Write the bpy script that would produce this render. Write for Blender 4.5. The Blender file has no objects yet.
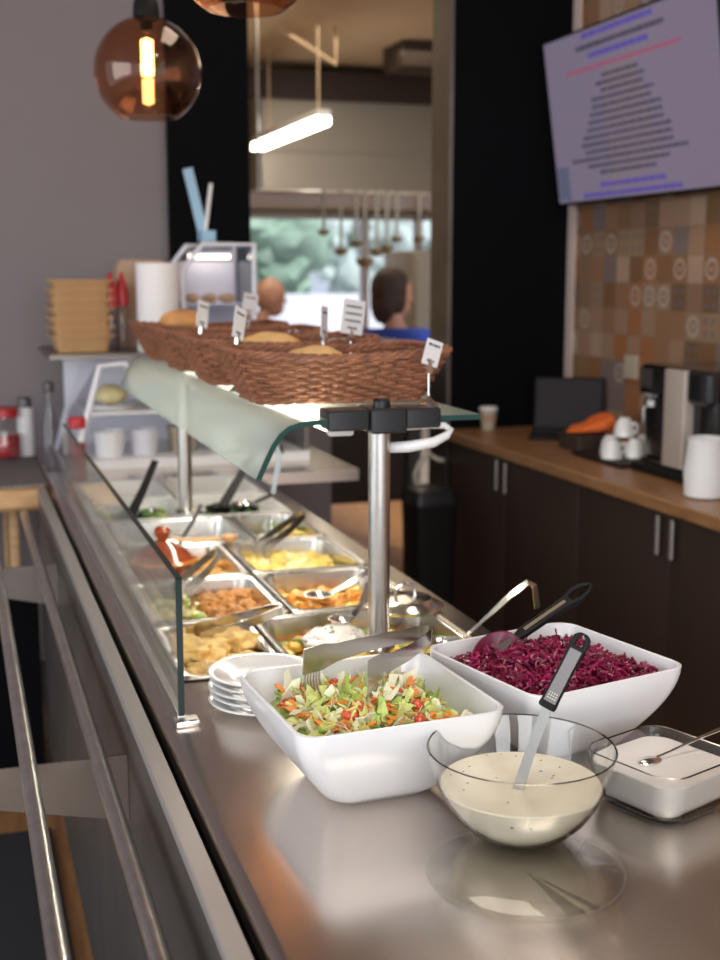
import bpy, bmesh, math, random
from mathutils import Vector, Matrix, noise
PI = math.pi
S = bpy.context.scene
COL = S.collection
rnd = random.Random(7)

# ------------------------------------------------------------------ materials
def nodes(name):
    m = bpy.data.materials.new(name); m.use_nodes = True
    nt = m.node_tree
    return m, nt, nt.nodes.get('Principled BSDF')

def mat(name, col, rough=0.5, metal=0.0, bump=0.0, bscale=60.0, var=0.0, vscale=12.0, emit=None, estr=0.0,
        trans=0.0, sss=0.0, coat=0.0, spec=None, stretch=None):
    m, nt, b = nodes(name)
    c = (*col, 1) if len(col) == 3 else col
    b.inputs['Base Color'].default_value = c
    b.inputs['Roughness'].default_value = rough
    b.inputs['Metallic'].default_value = metal
    if trans: b.inputs['Transmission Weight'].default_value = trans
    if sss:
        b.inputs['Subsurface Weight'].default_value = sss
        b.inputs['Subsurface Radius'].default_value = (0.01, 0.007, 0.005)
        b.inputs['Subsurface Scale'].default_value = 0.5
    if coat: b.inputs['Coat Weight'].default_value = coat; b.inputs['Coat Roughness'].default_value = 0.1
    if spec is not None: b.inputs['Specular IOR Level'].default_value = spec
    if emit: b.inputs['Emission Color'].default_value = (*emit, 1); b.inputs['Emission Strength'].default_value = estr
    if var or bump:
        tc = nt.nodes.new('ShaderNodeTexCoord')
        src = tc.outputs['Object']
        if stretch:
            mp = nt.nodes.new('ShaderNodeMapping'); mp.inputs['Scale'].default_value = stretch
            nt.links.new(src, mp.inputs['Vector']); src = mp.outputs['Vector']
    if var:
        n = nt.nodes.new('ShaderNodeTexNoise'); n.inputs['Scale'].default_value = vscale; n.inputs['Detail'].default_value = 4
        nt.links.new(src, n.inputs['Vector'])
        r = nt.nodes.new('ShaderNodeValToRGB')
        r.color_ramp.elements[0].position = 0.3; r.color_ramp.elements[1].position = 0.7
        r.color_ramp.elements[0].color = tuple(max(0, x * (1 - var)) for x in c[:3]) + (1,)
        r.color_ramp.elements[1].color = tuple(min(1, x * (1 + var)) for x in c[:3]) + (1,)
        nt.links.new(n.outputs['Fac'], r.inputs['Fac']); nt.links.new(r.outputs['Color'], b.inputs['Base Color'])
    if bump:
        n2 = nt.nodes.new('ShaderNodeTexNoise'); n2.inputs['Scale'].default_value = bscale; n2.inputs['Detail'].default_value = 5
        nt.links.new(src, n2.inputs['Vector'])
        bp = nt.nodes.new('ShaderNodeBump'); bp.inputs['Strength'].default_value = bump; bp.inputs['Distance'].default_value = 0.01
        nt.links.new(n2.outputs['Fac'], bp.inputs['Height']); nt.links.new(bp.outputs['Normal'], b.inputs['Normal'])
    return m

def glass(name, tint, refl=1.0, rough=0.0, ior=1.45):
    m = bpy.data.materials.new(name); m.use_nodes = True; nt = m.node_tree; nt.nodes.clear()
    o = nt.nodes.new('ShaderNodeOutputMaterial'); mx = nt.nodes.new('ShaderNodeMixShader')
    t = nt.nodes.new('ShaderNodeBsdfTransparent'); t.inputs[0].default_value = (*tint, 1)
    g = nt.nodes.new('ShaderNodeBsdfGlossy'); g.inputs['Roughness'].default_value = rough
    g.inputs['Color'].default_value = (refl, refl, refl, 1)
    # Schlick reflectance, the same for both faces of a wall of glass
    lw = nt.nodes.new('ShaderNodeLayerWeight'); lw.inputs['Blend'].default_value = .5
    p5 = nt.nodes.new('ShaderNodeMath'); p5.operation = 'POWER'; p5.inputs[1].default_value = 5.0
    f0 = ((ior - 1) / (ior + 1)) ** 2
    f = nt.nodes.new('ShaderNodeMath'); f.operation = 'MULTIPLY_ADD'; f.inputs[1].default_value = (1 - f0) * .8; f.inputs[2].default_value = f0
    nt.links.new(lw.outputs['Facing'], p5.inputs[0]); nt.links.new(p5.outputs[0], f.inputs[0])
    nt.links.new(f.outputs[0], mx.inputs[0]); nt.links.new(t.outputs[0], mx.inputs[1]); nt.links.new(g.outputs[0], mx.inputs[2])
    nt.links.new(mx.outputs[0], o.inputs[0])
    return m

def hazed(m, col, amount):
    """pale scattering colour mixed into the pane; on the shelf it imitates reflected light"""
    nt = m.node_tree; o = [n for n in nt.nodes if n.type == 'OUTPUT_MATERIAL'][0]; src = o.inputs[0].links[0].from_socket
    tr = nt.nodes.new('ShaderNodeBsdfTranslucent'); tr.inputs[0].default_value = (*col, 1)
    df = nt.nodes.new('ShaderNodeBsdfDiffuse'); df.inputs[0].default_value = (*col, 1)
    m1 = nt.nodes.new('ShaderNodeMixShader'); m1.inputs[0].default_value = .5
    nt.links.new(tr.outputs[0], m1.inputs[1]); nt.links.new(df.outputs[0], m1.inputs[2])
    m2 = nt.nodes.new('ShaderNodeMixShader'); m2.inputs[0].default_value = amount
    nt.links.new(src, m2.inputs[1]); nt.links.new(m1.outputs[0], m2.inputs[2]); nt.links.new(m2.outputs[0], o.inputs[0])
    return m

def clear_glass(name, tint, ior=1.45):
    m = bpy.data.materials.new(name); m.use_nodes = True; nt = m.node_tree; nt.nodes.clear()
    o = nt.nodes.new('ShaderNodeOutputMaterial'); g = nt.nodes.new('ShaderNodeBsdfGlass')
    g.inputs['Color'].default_value = (*tint, 1); g.inputs['Roughness'].default_value = 0; g.inputs['IOR'].default_value = ior
    nt.links.new(g.outputs[0], o.inputs[0]); return m

def emit_mat(name, col, s):
    m = bpy.data.materials.new(name); m.use_nodes = True; nt = m.node_tree; nt.nodes.clear()
    o = nt.nodes.new('ShaderNodeOutputMaterial'); e = nt.nodes.new('ShaderNodeEmission')
    e.inputs[0].default_value = (*col, 1); e.inputs[1].default_value = s
    nt.links.new(e.outputs[0], o.inputs[0]); return m

def wood_mat(name, c1, c2, scale, stretch, rough=0.4):
    m, nt, b = nodes(name)
    tc = nt.nodes.new('ShaderNodeTexCoord'); mp = nt.nodes.new('ShaderNodeMapping'); mp.inputs['Scale'].default_value = stretch
    n = nt.nodes.new('ShaderNodeTexNoise'); n.inputs['Scale'].default_value = scale; n.inputs['Detail'].default_value = 6; n.inputs['Distortion'].default_value = 0.6
    r = nt.nodes.new('ShaderNodeValToRGB'); r.color_ramp.elements[0].color = (*c1, 1); r.color_ramp.elements[1].color = (*c2, 1)
    r.color_ramp.elements[0].position = 0.32; r.color_ramp.elements[1].position = 0.68
    L = nt.links.new
    L(tc.outputs['Object'], mp.inputs[0]); L(mp.outputs[0], n.inputs['Vector']); L(n.outputs['Fac'], r.inputs[0]); L(r.outputs[0], b.inputs['Base Color'])
    b.inputs['Roughness'].default_value = rough
    return m

def tile_mat():
    """patchwork of 10 cm square tiles in browns, creams, greys and rust; some carry ring or grid motifs"""
    m, nt, b = nodes('patchwork_tile'); L = nt.links.new; N = nt.nodes.new
    tc = N('ShaderNodeTexCoord'); sp = N('ShaderNodeSeparateXYZ'); L(tc.outputs['Object'], sp.inputs[0])
    def math_(op, a, bb=None, v=None):
        n = N('ShaderNodeMath'); n.operation = op
        L(a, n.inputs[0])
        if bb is not None: L(bb, n.inputs[1])
        if v is not None: n.inputs[1].default_value = v
        return n.outputs[0]
    u = math_('MULTIPLY', sp.outputs['Y'], v=1 / 0.1); w = math_('MULTIPLY', sp.outputs['Z'], v=1 / 0.1)
    fu = math_('FLOOR', u); fw = math_('FLOOR', w)
    cb = N('ShaderNodeCombineXYZ'); L(fu, cb.inputs[0]); L(fw, cb.inputs[1])
    wn = N('ShaderNodeTexWhiteNoise'); wn.noise_dimensions = '3D'; L(cb.outputs[0], wn.inputs['Vector'])
    ramp = N('ShaderNodeValToRGB'); ramp.color_ramp.interpolation = 'CONSTANT'
    pal = [(.23, .120, .058), (.28, .150, .080), (.20, .105, .050), (.33, .20, .125), (.33, .135, .055), (.25, .145, .09), (.40, .265, .18), (.20, .145, .13), (.27, .125, .052), (.30, .19, .11), (.17, .095, .045)]
    el = ramp.color_ramp.elements
    el[0].color = (*pal[0], 1); el[1].color = (*pal[1], 1); el[1].position = 1 / len(pal)
    for i, p in enumerate(pal[2:], 2):
        e = el.new(i / len(pal)); e.color = (*p, 1)
    L(wn.outputs['Value'], ramp.inputs[0])
    # motif
    du = math_('SUBTRACT', math_('FRACT', u), v=0.5); dw = math_('SUBTRACT', math_('FRACT', w), v=0.5)
    d = math_('SQRT', math_('ADD', math_('MULTIPLY', du, du), math_('MULTIPLY', dw, dw)))
    ring = math_('LESS_THAN', math_('ABSOLUTE', math_('SUBTRACT', d, v=0.32)), v=0.07)
    dot = math_('LESS_THAN', d, v=0.1)
    rd = math_('MAXIMUM', ring, dot)
    sc = N('ShaderNodeSeparateColor'); L(wn.outputs['Color'], sc.inputs[0])
    has = math_('GREATER_THAN', sc.outputs[1], v=0.72)
    f1 = math_('MULTIPLY', math_('MULTIPLY', rd, has), v=0.75)
    mx = N('ShaderNodeMixRGB'); L(f1, mx.inputs[0]); L(ramp.outputs[0], mx.inputs[1]); mx.inputs[2].default_value = (.44, .37, .32, 1)
    # four-square grid motif
    su = math_('ABSOLUTE', math_('SUBTRACT', math_('ABSOLUTE', du), v=0.22)); sw = math_('ABSOLUTE', math_('SUBTRACT', math_('ABSOLUTE', dw), v=0.22))
    gr = math_('LESS_THAN', math_('MAXIMUM', su, sw), v=0.12)
    has2 = math_('MULTIPLY', math_('GREATER_THAN', sc.outputs[0], v=0.82), math_('LESS_THAN', sc.outputs[1], v=0.72))
    f2 = math_('MULTIPLY', math_('MULTIPLY', gr, has2), v=0.7)
    mx2 = N('ShaderNodeMixRGB'); L(f2, mx2.inputs[0]); L(mx.outputs[0], mx2.inputs[1]); mx2.inputs[2].default_value = (.16, .13, .14, 1)
    # grout
    gl = math_('GREATER_THAN', math_('MAXIMUM', math_('ABSOLUTE', du), math_('ABSOLUTE', dw)), v=0.485)
    mx3 = N('ShaderNodeMixRGB'); L(gl, mx3.inputs[0]); L(mx2.outputs[0], mx3.inputs[1]); mx3.inputs[2].default_value = (.22, .16, .12, 1)
    L(mx3.outputs[0], b.inputs['Base Color']); b.inputs['Roughness'].default_value = 0.45
    return m

def counter_mat():
    m, nt, b = nodes('counter_steel'); L = nt.links.new; N = nt.nodes.new
    b.inputs['Metallic'].default_value = 1.0
    tc = N('ShaderNodeTexCoord'); mp = N('ShaderNodeMapping'); mp.inputs['Scale'].default_value = (1, .25, 1)
    n = N('ShaderNodeTexNoise'); n.inputs['Scale'].default_value = 9; n.inputs['Detail'].default_value = 5
    L(tc.outputs['Object'], mp.inputs[0]); L(mp.outputs[0], n.inputs['Vector'])
    mr = N('ShaderNodeMapRange'); mr.inputs['To Min'].default_value = .17; mr.inputs['To Max'].default_value = .27
    L(n.outputs['Fac'], mr.inputs[0]); L(mr.outputs[0], b.inputs['Roughness'])
    r = N('ShaderNodeValToRGB'); r.color_ramp.elements[0].color = (.60, .53, .475, 1); r.color_ramp.elements[1].color = (.70, .625, .565, 1)
    L(n.outputs['Fac'], r.inputs[0]); L(r.outputs[0], b.inputs['Base Color'])
    n2 = N('ShaderNodeTexNoise'); n2.inputs['Scale'].default_value = 5; n2.inputs['Detail'].default_value = 2
    L(tc.outputs['Object'], n2.inputs['Vector'])
    bp = N('ShaderNodeBump'); bp.inputs['Strength'].default_value = .03; bp.inputs['Distance'].default_value = .02
    L(n2.outputs['Fac'], bp.inputs['Height']); L(bp.outputs[0], b.inputs['Normal'])
    return m

M = dict(
    counter=counter_mat(),
    steel=mat('brushed_steel', (.62, .60, .57), .28, 1.0, var=.1, vscale=30),
    tongsteel=mat('tongs_steel', (.56, .53, .49), .22, 1.0),
    polished=mat('polished_steel', (.75, .73, .70), .14, 1.0),
    pansteel=mat('pan_steel', (.56, .54, .51), .26, 1.0),
    dullsteel=mat('panel_steel', (.25, .225, .205), .45, 1.0, var=.12, vscale=6),
    trim=mat('trim_aluminium', (.46, .43, .41), .5, .8),
    gap_shade=mat('gap_shadow_black', (.012, .012, .012), .7),  # black standing for the shadow in the counter edge gap
    black=mat('black_plastic', (.010, .009, .009), .5, spec=.16),
    blackwall=mat('black_paint', (.004, .004, .005), .8, bump=.05, spec=.06),
    greywall=mat('mauve_grey_paint', (.225, .193, .197), .8, var=.03, vscale=2),
    white=mat('white_melamine', (.80, .80, .81), .22, sss=.0, coat=.3),
    whiteplastic=mat('white_plastic', (.78, .78, .78), .35),
    traywhite=mat('grey_white_tray', (.50, .49, .47), .3),
    ceramic=mat('white_porcelain', (.82, .82, .82), .15, coat=.4),
    guard=hazed(glass('guard_glass', (.95, .97, .955)), (.7, .7, .68), .07),
    shelfglass=hazed(glass('shelf_glass', (.88, .94, .91), ior=1.5), (.74, .80, .76), .34),  # pale scatter paints in room reflections and lamp glow
    shelfedge=mat('shelf_glass_edge', (.015, .055, .045), .2, spec=.25),
    edgeglass=mat('guard_glass_edge', (.008, .024, .024), .2, spec=.15),
    bowlglass=glass('bowl_glass', (.965, .97, .965)),
    clearglass=clear_glass('thick_clear_glass', (.985, .99, .985)),
    amber=glass('amber_glass', (.86, .68, .56), ior=1.5),
    acrylic=glass('acrylic', (.88, .88, .92), ior=1.4),
    frost=mat('frosted_acrylic', (.75, .75, .82), .3),
    led=emit_mat('led_light', (1.0, .94, .83), 13),
    cabinet_glow=emit_mat('reflection_glow', (1.0, .88, .70), 5),  # added glow imitating kitchen lights reflected in the acrylic
    tube=emit_mat('tube_light', (1.0, .93, .80), 16),
    filament=emit_mat('filament_light', (1.0, .58, .18), 18),
    filament2=emit_mat('glowing_tube', (1.0, .62, .22), 6),
    wicker=mat('brown_wicker', (.25, .098, .050), .55, bump=.2, bscale=200, var=.35, vscale=40),
    card=mat('white_card', (.75, .74, .76), .7),
    ink=mat('black_ink', (.05, .05, .06), .7),
    kraft=mat('kraft_board', (.50, .29, .13), .75, var=.08, vscale=20),
    kraftbag=mat('tan_paper', (.45, .30, .20), .8),
    red=mat('red_plastic', (.42, .02, .025), .35),
    redjuice=mat('red_juice', (.35, .008, .01), .15),
    paper=mat('white_paper', (.85, .83, .82), .9),
    sky=mat('pale_blue_card', (.32, .52, .68), .6),
    wood=wood_mat('light_wood', (.52, .30, .14), (.66, .42, .22), 6, (2, 12, 12)),
    oak=wood_mat('butcher_block', (.22, .105, .045), (.34, .175, .08), 5, (14, 2, 14), .35),
    floor=wood_mat('floor_boards', (.23, .11, .045), (.36, .18, .075), 4, (10, 1.5, 1), .4),
    cab=mat('dark_brown_laminate', (.042, .027, .021), .5, spec=.3),
    bracket=mat('black_metal', (.02, .02, .022), .35, .3),
    tile=tile_mat(),
    plaster=mat('pinkish_plaster', (.60, .48, .43), .7),
    satin=mat('satin_silver', (.50, .43, .38), .5, .2),
    mat_=mat('charcoal_mat', (.018, .018, .022), .9, bump=.3, bscale=300),
    greyrunner=mat('grey_runner', (.12, .11, .11), .8, bump=.2, bscale=200),
    screen=mat('tv_screen', (.02, .02, .03), .25, emit=(.56, .46, .64), estr=.27),
    scr_dark=mat('screen_dark_text', (.02, .02, .03), .4, emit=(.07, .06, .10), estr=.6),
    scr_blue=mat('screen_blue_text', (.02, .02, .03), .4, emit=(.14, .10, .50), estr=.5),
    scr_red=mat('screen_red_text', (.02, .02, .03), .4, emit=(.50, .12, .22), estr=.5),
    scr_teal=mat('screen_grey_block', (.02, .02, .03), .4, emit=(.16, .17, .28), estr=.5),
    scr_pale=mat('screen_pale_panel', (.02, .02, .03), .4, emit=(.60, .47, .56), estr=.27),
    scr_lap=mat('laptop_screen', (.016, .014, .015), .5, spec=.1, emit=(.2, .17, .2), estr=.05),
    kwall=mat('kitchen_beige_wall', (.45, .38, .29), .8),
    kceil=mat('kitchen_beige_ceiling', (.55, .42, .28), .8),
    ladlesteel=mat('warm_steel', (.42, .34, .24), .3, .8),
    hood=mat('hood_steel', (.34, .30, .25), .45, .6),
    hoodunder=mat('hood_brass_underside', (.62, .36, .11), .5),
    winframe=mat('white_window_frame', (.80, .80, .84), .5),
    leafA=mat('outdoor_leaves', (.34, .48, .34), .9, var=.5, vscale=1.5),
    leafB=mat('outdoor_pale_leaves', (.52, .60, .54), .9, var=.5, vscale=1.5),
    bark=mat('bark', (.12, .09, .07), .9),
    outwall=mat('white_garden_wall', (.85, .85, .88), .9),
    ground=mat('pale_paving', (.6, .6, .6), .9),
    skin=mat('skin', (.50, .26, .18), .5),
    hair=mat('brown_hair', (.045, .022, .014), .6, bump=.4, bscale=80),
    blueshirt=mat('royal_blue_cloth', (.02, .05, .30), .8),
    darkcloth=mat('black_cloth', (.015, .015, .02), .85),
    eye=mat('eye_white', (.7, .7, .7), .2),
    lip=mat('lip', (.40, .14, .12), .5),
    cream=mat('cream_dressing', (.88, .81, .64), .3, var=.05, vscale=40, coat=.2),
    creamw=mat('white_sauce', (.80, .76, .72), .3, coat=.2),
    herb=mat('green_herb', (.05, .12, .03), .6),
    lettuce=mat('pale_lettuce', (.66, .70, .25), .35, var=.25, vscale=60),
    lettuced=mat('green_lettuce', (.36, .50, .09), .35, var=.3, vscale=60),
    lettucew=mat('white_lettuce', (.82, .82, .60), .35),
    carrot=mat('orange_carrot', (.86, .29, .05), .35),
    tomato=mat('red_tomato', (.62, .09, .04), .25),
    beet=mat('beetroot', (.17, .005, .036), .35, var=.4, vscale=80, coat=.1),
    beetspoon=mat('beet_stained_steel', (.12, .004, .03), .35),
    beetl=mat('beetroot_bright', (.33, .010, .085), .25, coat=.3),
    chicken=mat('golden_batter', (.80, .52, .18), .5, var=.3, vscale=30, bump=.4, bscale=60),
    fried=mat('brown_crust', (.52, .22, .05), .5, var=.35, vscale=40, bump=.4, bscale=80),
    potato=mat('yellow_potato', (.78, .58, .14), .4, var=.15, vscale=30),
    gratin=mat('orange_vegetable', (.80, .34, .05), .35, var=.25, vscale=40),
    broc=mat('broccoli_green', (.28, .36, .07), .6, bump=.4, bscale=150),
    caul=mat('cheese_sauce', (.80, .70, .36), .4, var=.1, vscale=30),
    terracotta=mat('brown_glaze', (.28, .05, .012), .12, var=.25, vscale=14, coat=.8),
    terralid=mat('amber_glaze', (.48, .17, .03), .15, coat=.6),
    bread=mat('bread_crust', (.62, .30, .10), .6, var=.25, vscale=20),
    pastry=mat('pastry', (.70, .42, .16), .6, var=.2, vscale=20),
    orange=mat('orange_cloth', (.75, .14, .02), .7),
    darkcoffee=mat('black_gloss', (.010, .010, .011), .15, coat=.3),
    spoonhandle=mat('grey_handle', (.13, .12, .12), .35, .7),
    cable=mat('cream_cable', (.55, .50, .45), .5),
)

# ------------------------------------------------------------------ mesh builder
def rsq(hx, hy, r, n=6):
    """closed rounded rectangle, counter-clockwise"""
    pts = []
    r = min(r, hx, hy)
    for (cx, cy, a0) in ((hx - r, hy - r, 0), (-hx + r, hy - r, PI / 2), (-hx + r, -hy + r, PI), (hx - r, -hy + r, 1.5 * PI)):
        for i in range(n + 1):
            a = a0 + PI / 2 * i / n
            pts.append((cx + r * math.cos(a), cy + r * math.sin(a)))
    return pts

class MB:
    def __init__(s): s.v = []; s.f = []; s.mi = []
    def add(s, verts, faces, mi=0):
        o = len(s.v); s.v += [Vector(p) for p in verts]
        for f in faces: s.f.append([o + i for i in f]); s.mi.append(mi)
        return s
    def box(s, x0, x1, y0, y1, z0, z1, mi=0):
        v = [(x0, y0, z0), (x1, y0, z0), (x1, y1, z0), (x0, y1, z0), (x0, y0, z1), (x1, y0, z1), (x1, y1, z1), (x0, y1, z1)]
        return s.add(v, [(0, 3, 2, 1), (4, 5, 6, 7), (0, 1, 5, 4), (1, 2, 6, 5), (2, 3, 7, 6), (3, 0, 4, 7)], mi)
    def bbox(s, x0, x1, y0, y1, z0, z1, r=.004, mi=0):
        """box with chamfered vertical outline and top/bottom edges"""
        cx, cy, hx, hy = (x0 + x1) / 2, (y0 + y1) / 2, (x1 - x0) / 2, (y1 - y0) / 2
        rings = []
        for ins, z in ((r, z0), (0, z0 + r), (0, z1 - r), (r, z1)):
            rings.append([(cx + p[0], cy + p[1], z) for p in rsq(hx - ins, hy - ins, max(r * 1.5 - ins, .0008), 3)])
        return s.loft(rings, True, True, mi)
    def loft(s, rings, cap0=False, cap1=False, mi=0, closed=True):
        o = len(s.v); n = len(rings[0])
        for r in rings: s.v += [Vector(p) for p in r]
        for k in range(len(rings) - 1):
            for i in range(n if closed else n - 1):
                j = (i + 1) % n
                s.f.append([o + k * n + i, o + k * n + j, o + (k + 1) * n + j, o + (k + 1) * n + i]); s.mi.append(mi)
        if cap0: s.f.append([o + i for i in range(n)][::-1]); s.mi.append(mi)
        if cap1: s.f.append([o + (len(rings) - 1) * n + i for i in range(n)]); s.mi.append(mi)
        return s
    def lathe(s, prof, c=(0, 0, 0), n=32, mi=0, cap0=False, cap1=False, sx=1, sy=1):
        rings = [[(c[0] + r * math.cos(2 * PI * i / n) * sx, c[1] + r * math.sin(2 * PI * i / n) * sy, c[2] + z) for i in range(n)] for r, z in prof]
        return s.loft(rings, cap0, cap1, mi)
    def tube(s, pts, r, n=10, mi=0, caps=True, closed=False):
        pts = [Vector(p) for p in pts]; rings = []; up = None
        m = len(pts)
        for i, p in enumerate(pts):
            if closed: t = pts[(i + 1) % m] - pts[i - 1]
            else: t = pts[min(i + 1, m - 1)] - pts[max(i - 1, 0)]
            t.normalize()
            if up is None:
                up = Vector((0, 0, 1)) if abs(t.z) < .9 else Vector((1, 0, 0))
            a = t.cross(up); a.normalize(); bb = a.cross(t); up = bb
            rr = r[i] if isinstance(r, (list, tuple)) else r
            rings.append([p + a * rr * math.cos(2 * PI * k / n) + bb * rr * math.sin(2 * PI * k / n) for k in range(n)])
        if closed: rings.append(rings[0]); caps = False
        return s.loft(rings, caps, caps, mi)
    def strip(s, pts, w, t, up=(0, 0, 1), mi=0):
        """flat bar swept along pts; width lies across `up`"""
        pts = [Vector(p) for p in pts]; up = Vector(up); rings = []; m = len(pts)
        for i, p in enumerate(pts):
            d = (pts[min(i + 1, m - 1)] - pts[max(i - 1, 0)]).normalized()
            a = d.cross(up); a.normalize(); b = a.cross(d)
            ww = (w[i] if isinstance(w, (list, tuple)) else w) / 2
            rings.append([p + a * ww + b * t / 2, p - a * ww + b * t / 2, p - a * ww - b * t / 2, p + a * ww - b * t / 2])
        return s.loft(rings, True, True, mi)
    def extrude_y(s, prof, y0, y1, mi=0):
        r0 = [(x, y0, z) for x, z in prof]; r1 = [(x, y1, z) for x, z in prof]
        return s.loft([r0, r1], True, True, mi)
    def blob(s, c, rad, amp=.15, freq=2.0, seed=0, sub=2, mi=0, rot=None):
        bm = bmesh.new(); bmesh.ops.create_icosphere(bm, subdivisions=sub, radius=1)
        off = Vector((seed * 3.7, seed * 1.3, seed * 2.1)); vs = []
        for v in bm.verts:
            k = 1 + amp * noise.noise(v.co * freq + off)
            p = Vector((v.co.x * rad[0] * k, v.co.y * rad[1] * k, v.co.z * rad[2] * k))
            if rot: p = rot @ p
            vs.append(p + Vector(c))
        bm.verts.index_update()
        s.add(vs, [[v.index for v in f.verts] for f in bm.faces], mi); bm.free(); return s
    def xform(s, mtx, i0=0):
        for i in range(i0, len(s.v)): s.v[i] = mtx @ s.v[i]
        return s
    def build(s, name, mt, parent=None, origin=None, smooth=True):
        off = Vector((0, 0, 0))
        if parent is not None:
            p = parent
            while p: off += p.location; p = p.parent
        elif origin is not None: off = Vector(origin)
        me = bpy.data.meshes.new(name)
        me.from_pydata([v - off for v in s.v], [], s.f)
        for m_ in (mt if isinstance(mt, (list, tuple)) else [mt]): me.materials.append(M[m_] if isinstance(m_, str) else m_)
        me.polygons.foreach_set('material_index', s.mi)
        bm = bmesh.new(); bm.from_mesh(me); bmesh.ops.recalc_face_normals(bm, faces=bm.faces); bm.to_mesh(me); bm.free()
        if smooth:
            me.polygons.foreach_set('use_smooth', [True] * len(me.polygons))
            me.set_sharp_from_angle(angle=math.radians(38))
        me.update()
        o = bpy.data.objects.new(name, me); COL.objects.link(o)
        if parent is not None: o.parent = parent
        elif origin is not None: o.location = origin
        return o

def tag(o, label=None, cat=None, group=None, kind=None):
    if label: o['label'] = label
    if cat: o['category'] = cat
    if group: o['group'] = group
    if kind: o['kind'] = kind
    return o
def thing(name, label, cat, loc=(0, 0, 0), group=None):
    o = bpy.data.objects.new(name, None); o.empty_display_size = .05; COL.objects.link(o); o.location = loc
    return tag(o, label, cat, group)
def struct(o): o['kind'] = 'structure'; return o
def kids(o): return [c for c in bpy.data.objects if c.parent == o]
def dup(root, loc, rotz=0, label=None, group=None):
    def rec(o, par):
        c = o.copy(); COL.objects.link(c)
        if par is not None: c.parent = par
        for k in kids(o): rec(k, c)
        return c
    r = rec(root, None); r.location = loc; r.rotation_euler = (0, 0, rotz)
    if label: r['label'] = label
    if group: r['group'] = group
    return r
def lift(o, loc, rotz=0): o.location = loc; o.rotation_euler = (0, 0, rotz); return o

ZC = 0.90   # counter height
# ------------------------------------------------------------------ setting
struct(MB().box(-4.5, 5, -4.5, 10.5, -.05, 0).build('floor', 'floor'))
struct(MB().box(-4.5, 2.5, -4.5, 4.85, 3.3, 3.35).build('ceiling', 'greywall'))
struct(MB().box(-4.5, .80, 4.85, 5.0, 0, 3.3).build('wall_back', 'greywall'))
struct(MB().box(2.476, 2.6, -.5, 4.8, 0, 3.3).build('wall_right', 'tile'))
struct(MB().box(2.466, 2.476, 4.745, 4.80, .94, 3.3).build('trim_1', 'plaster'))
struct(MB().box(1.945, 2.6, 4.80, 5.0, 0, 3.3).build('wall_partition', 'blackwall'))
struct(MB().box(1.93, 1.945, 4.80, 5.0, 0, 3.3).build('trim_2', 'dullsteel'))
struct(MB().box(.80, 1.105, 4.78, 5.0, 0, 3.3).build('column', 'blackwall'))
# kitchen shell
struct(MB().box(1.0, 5, 4.95, 10.5, 3.02, 3.1).build('ceiling_kitchen', 'kceil'))
w = MB()
WX0, WX1, WZ0, WZ1 = 2.2, 4.25, .95, 2.03
w.box(1.0, WX0, 10.4, 10.5, 0, 3.02); w.box(WX1, 5, 10.4, 10.5, 0, 3.02); w.box(WX0, WX1, 10.4, 10.5, 0, WZ0); w.box(WX0, WX1, 10.4, 10.5, WZ1, 3.02)
struct(w.build('wall_kitchen', 'kwall'))
struct(MB().box(4.9, 5, 5.0, 10.5, 0, 3.02).build('wall_kitchen_right', 'kwall'))
struct(MB().box(1.0, 1.06, 5.0, 10.4, 0, 3.02).build('wall_kitchen_left', 'kwall'))
wn = thing('window_1', None, None)
struct(wn)
f = MB()
for x in (WX0, 3.37, 3.86, WX1 - .06): f.box(x, x + .07, 10.38, 10.44, WZ0, WZ1)
for z in (WZ0, WZ1 - .05): f.box(WX0, WX1, 10.38, 10.44, z, z + .05)
f.build('window_frame', 'winframe', wn)
MB().box(WX0 + .02, WX1 - .02, 10.405, 10.411, WZ0 + .02, WZ1 - .02).build('window_pane', 'acrylic', wn)
struct(MB().box(1.11, 1.52, 5.10, 5.18, 0, 1.02).build('wall_pass', 'greywall'))
# outdoors
struct(MB().box(-6, 14, 10.6, 40, -.06, -.02).build('ground', 'ground'))
o = MB().box(0, 10, 13.5, 13.7, -.02, 1.30).build('garden_wall', 'outwall'); struct(o)
for i, (x, y, h, r, m_, lb) in enumerate([(3.6, 16, 3.4, 1.2, 'leafA', 'dark green tree seen through the left half of the kitchen window'),
                                          (6.4, 18.5, 3.4, 1.3, 'leafB', 'pale green tree seen through the kitchen window beside the mullion'),
                                          (9.0, 21, 3.4, 1.3, 'leafA', 'green tree at the right end of the kitchen window')]):
    t = thing('tree', lb, 'tree', (x, y, -.02), 'trees outside the kitchen window')
    MB().tube([(x, y, -.02), (x + .05, y, h * .6)], [.14, .09]).build('trunk', 'bark', t)
    c = MB()
    rr = random.Random(i)
    for k in range(16):
        a = rr.uniform(0, 2 * PI); q = rr.uniform(0, r * .8)
        c.blob((x + q * math.cos(a), y + q * math.sin(a), h * .55 + rr.uniform(-.5, 1.0) * r * .8), (r * .42, r * .42, r * .36), .5, 2.5, k + i * 20, 3)
    c.build('crown', m_, t)

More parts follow.
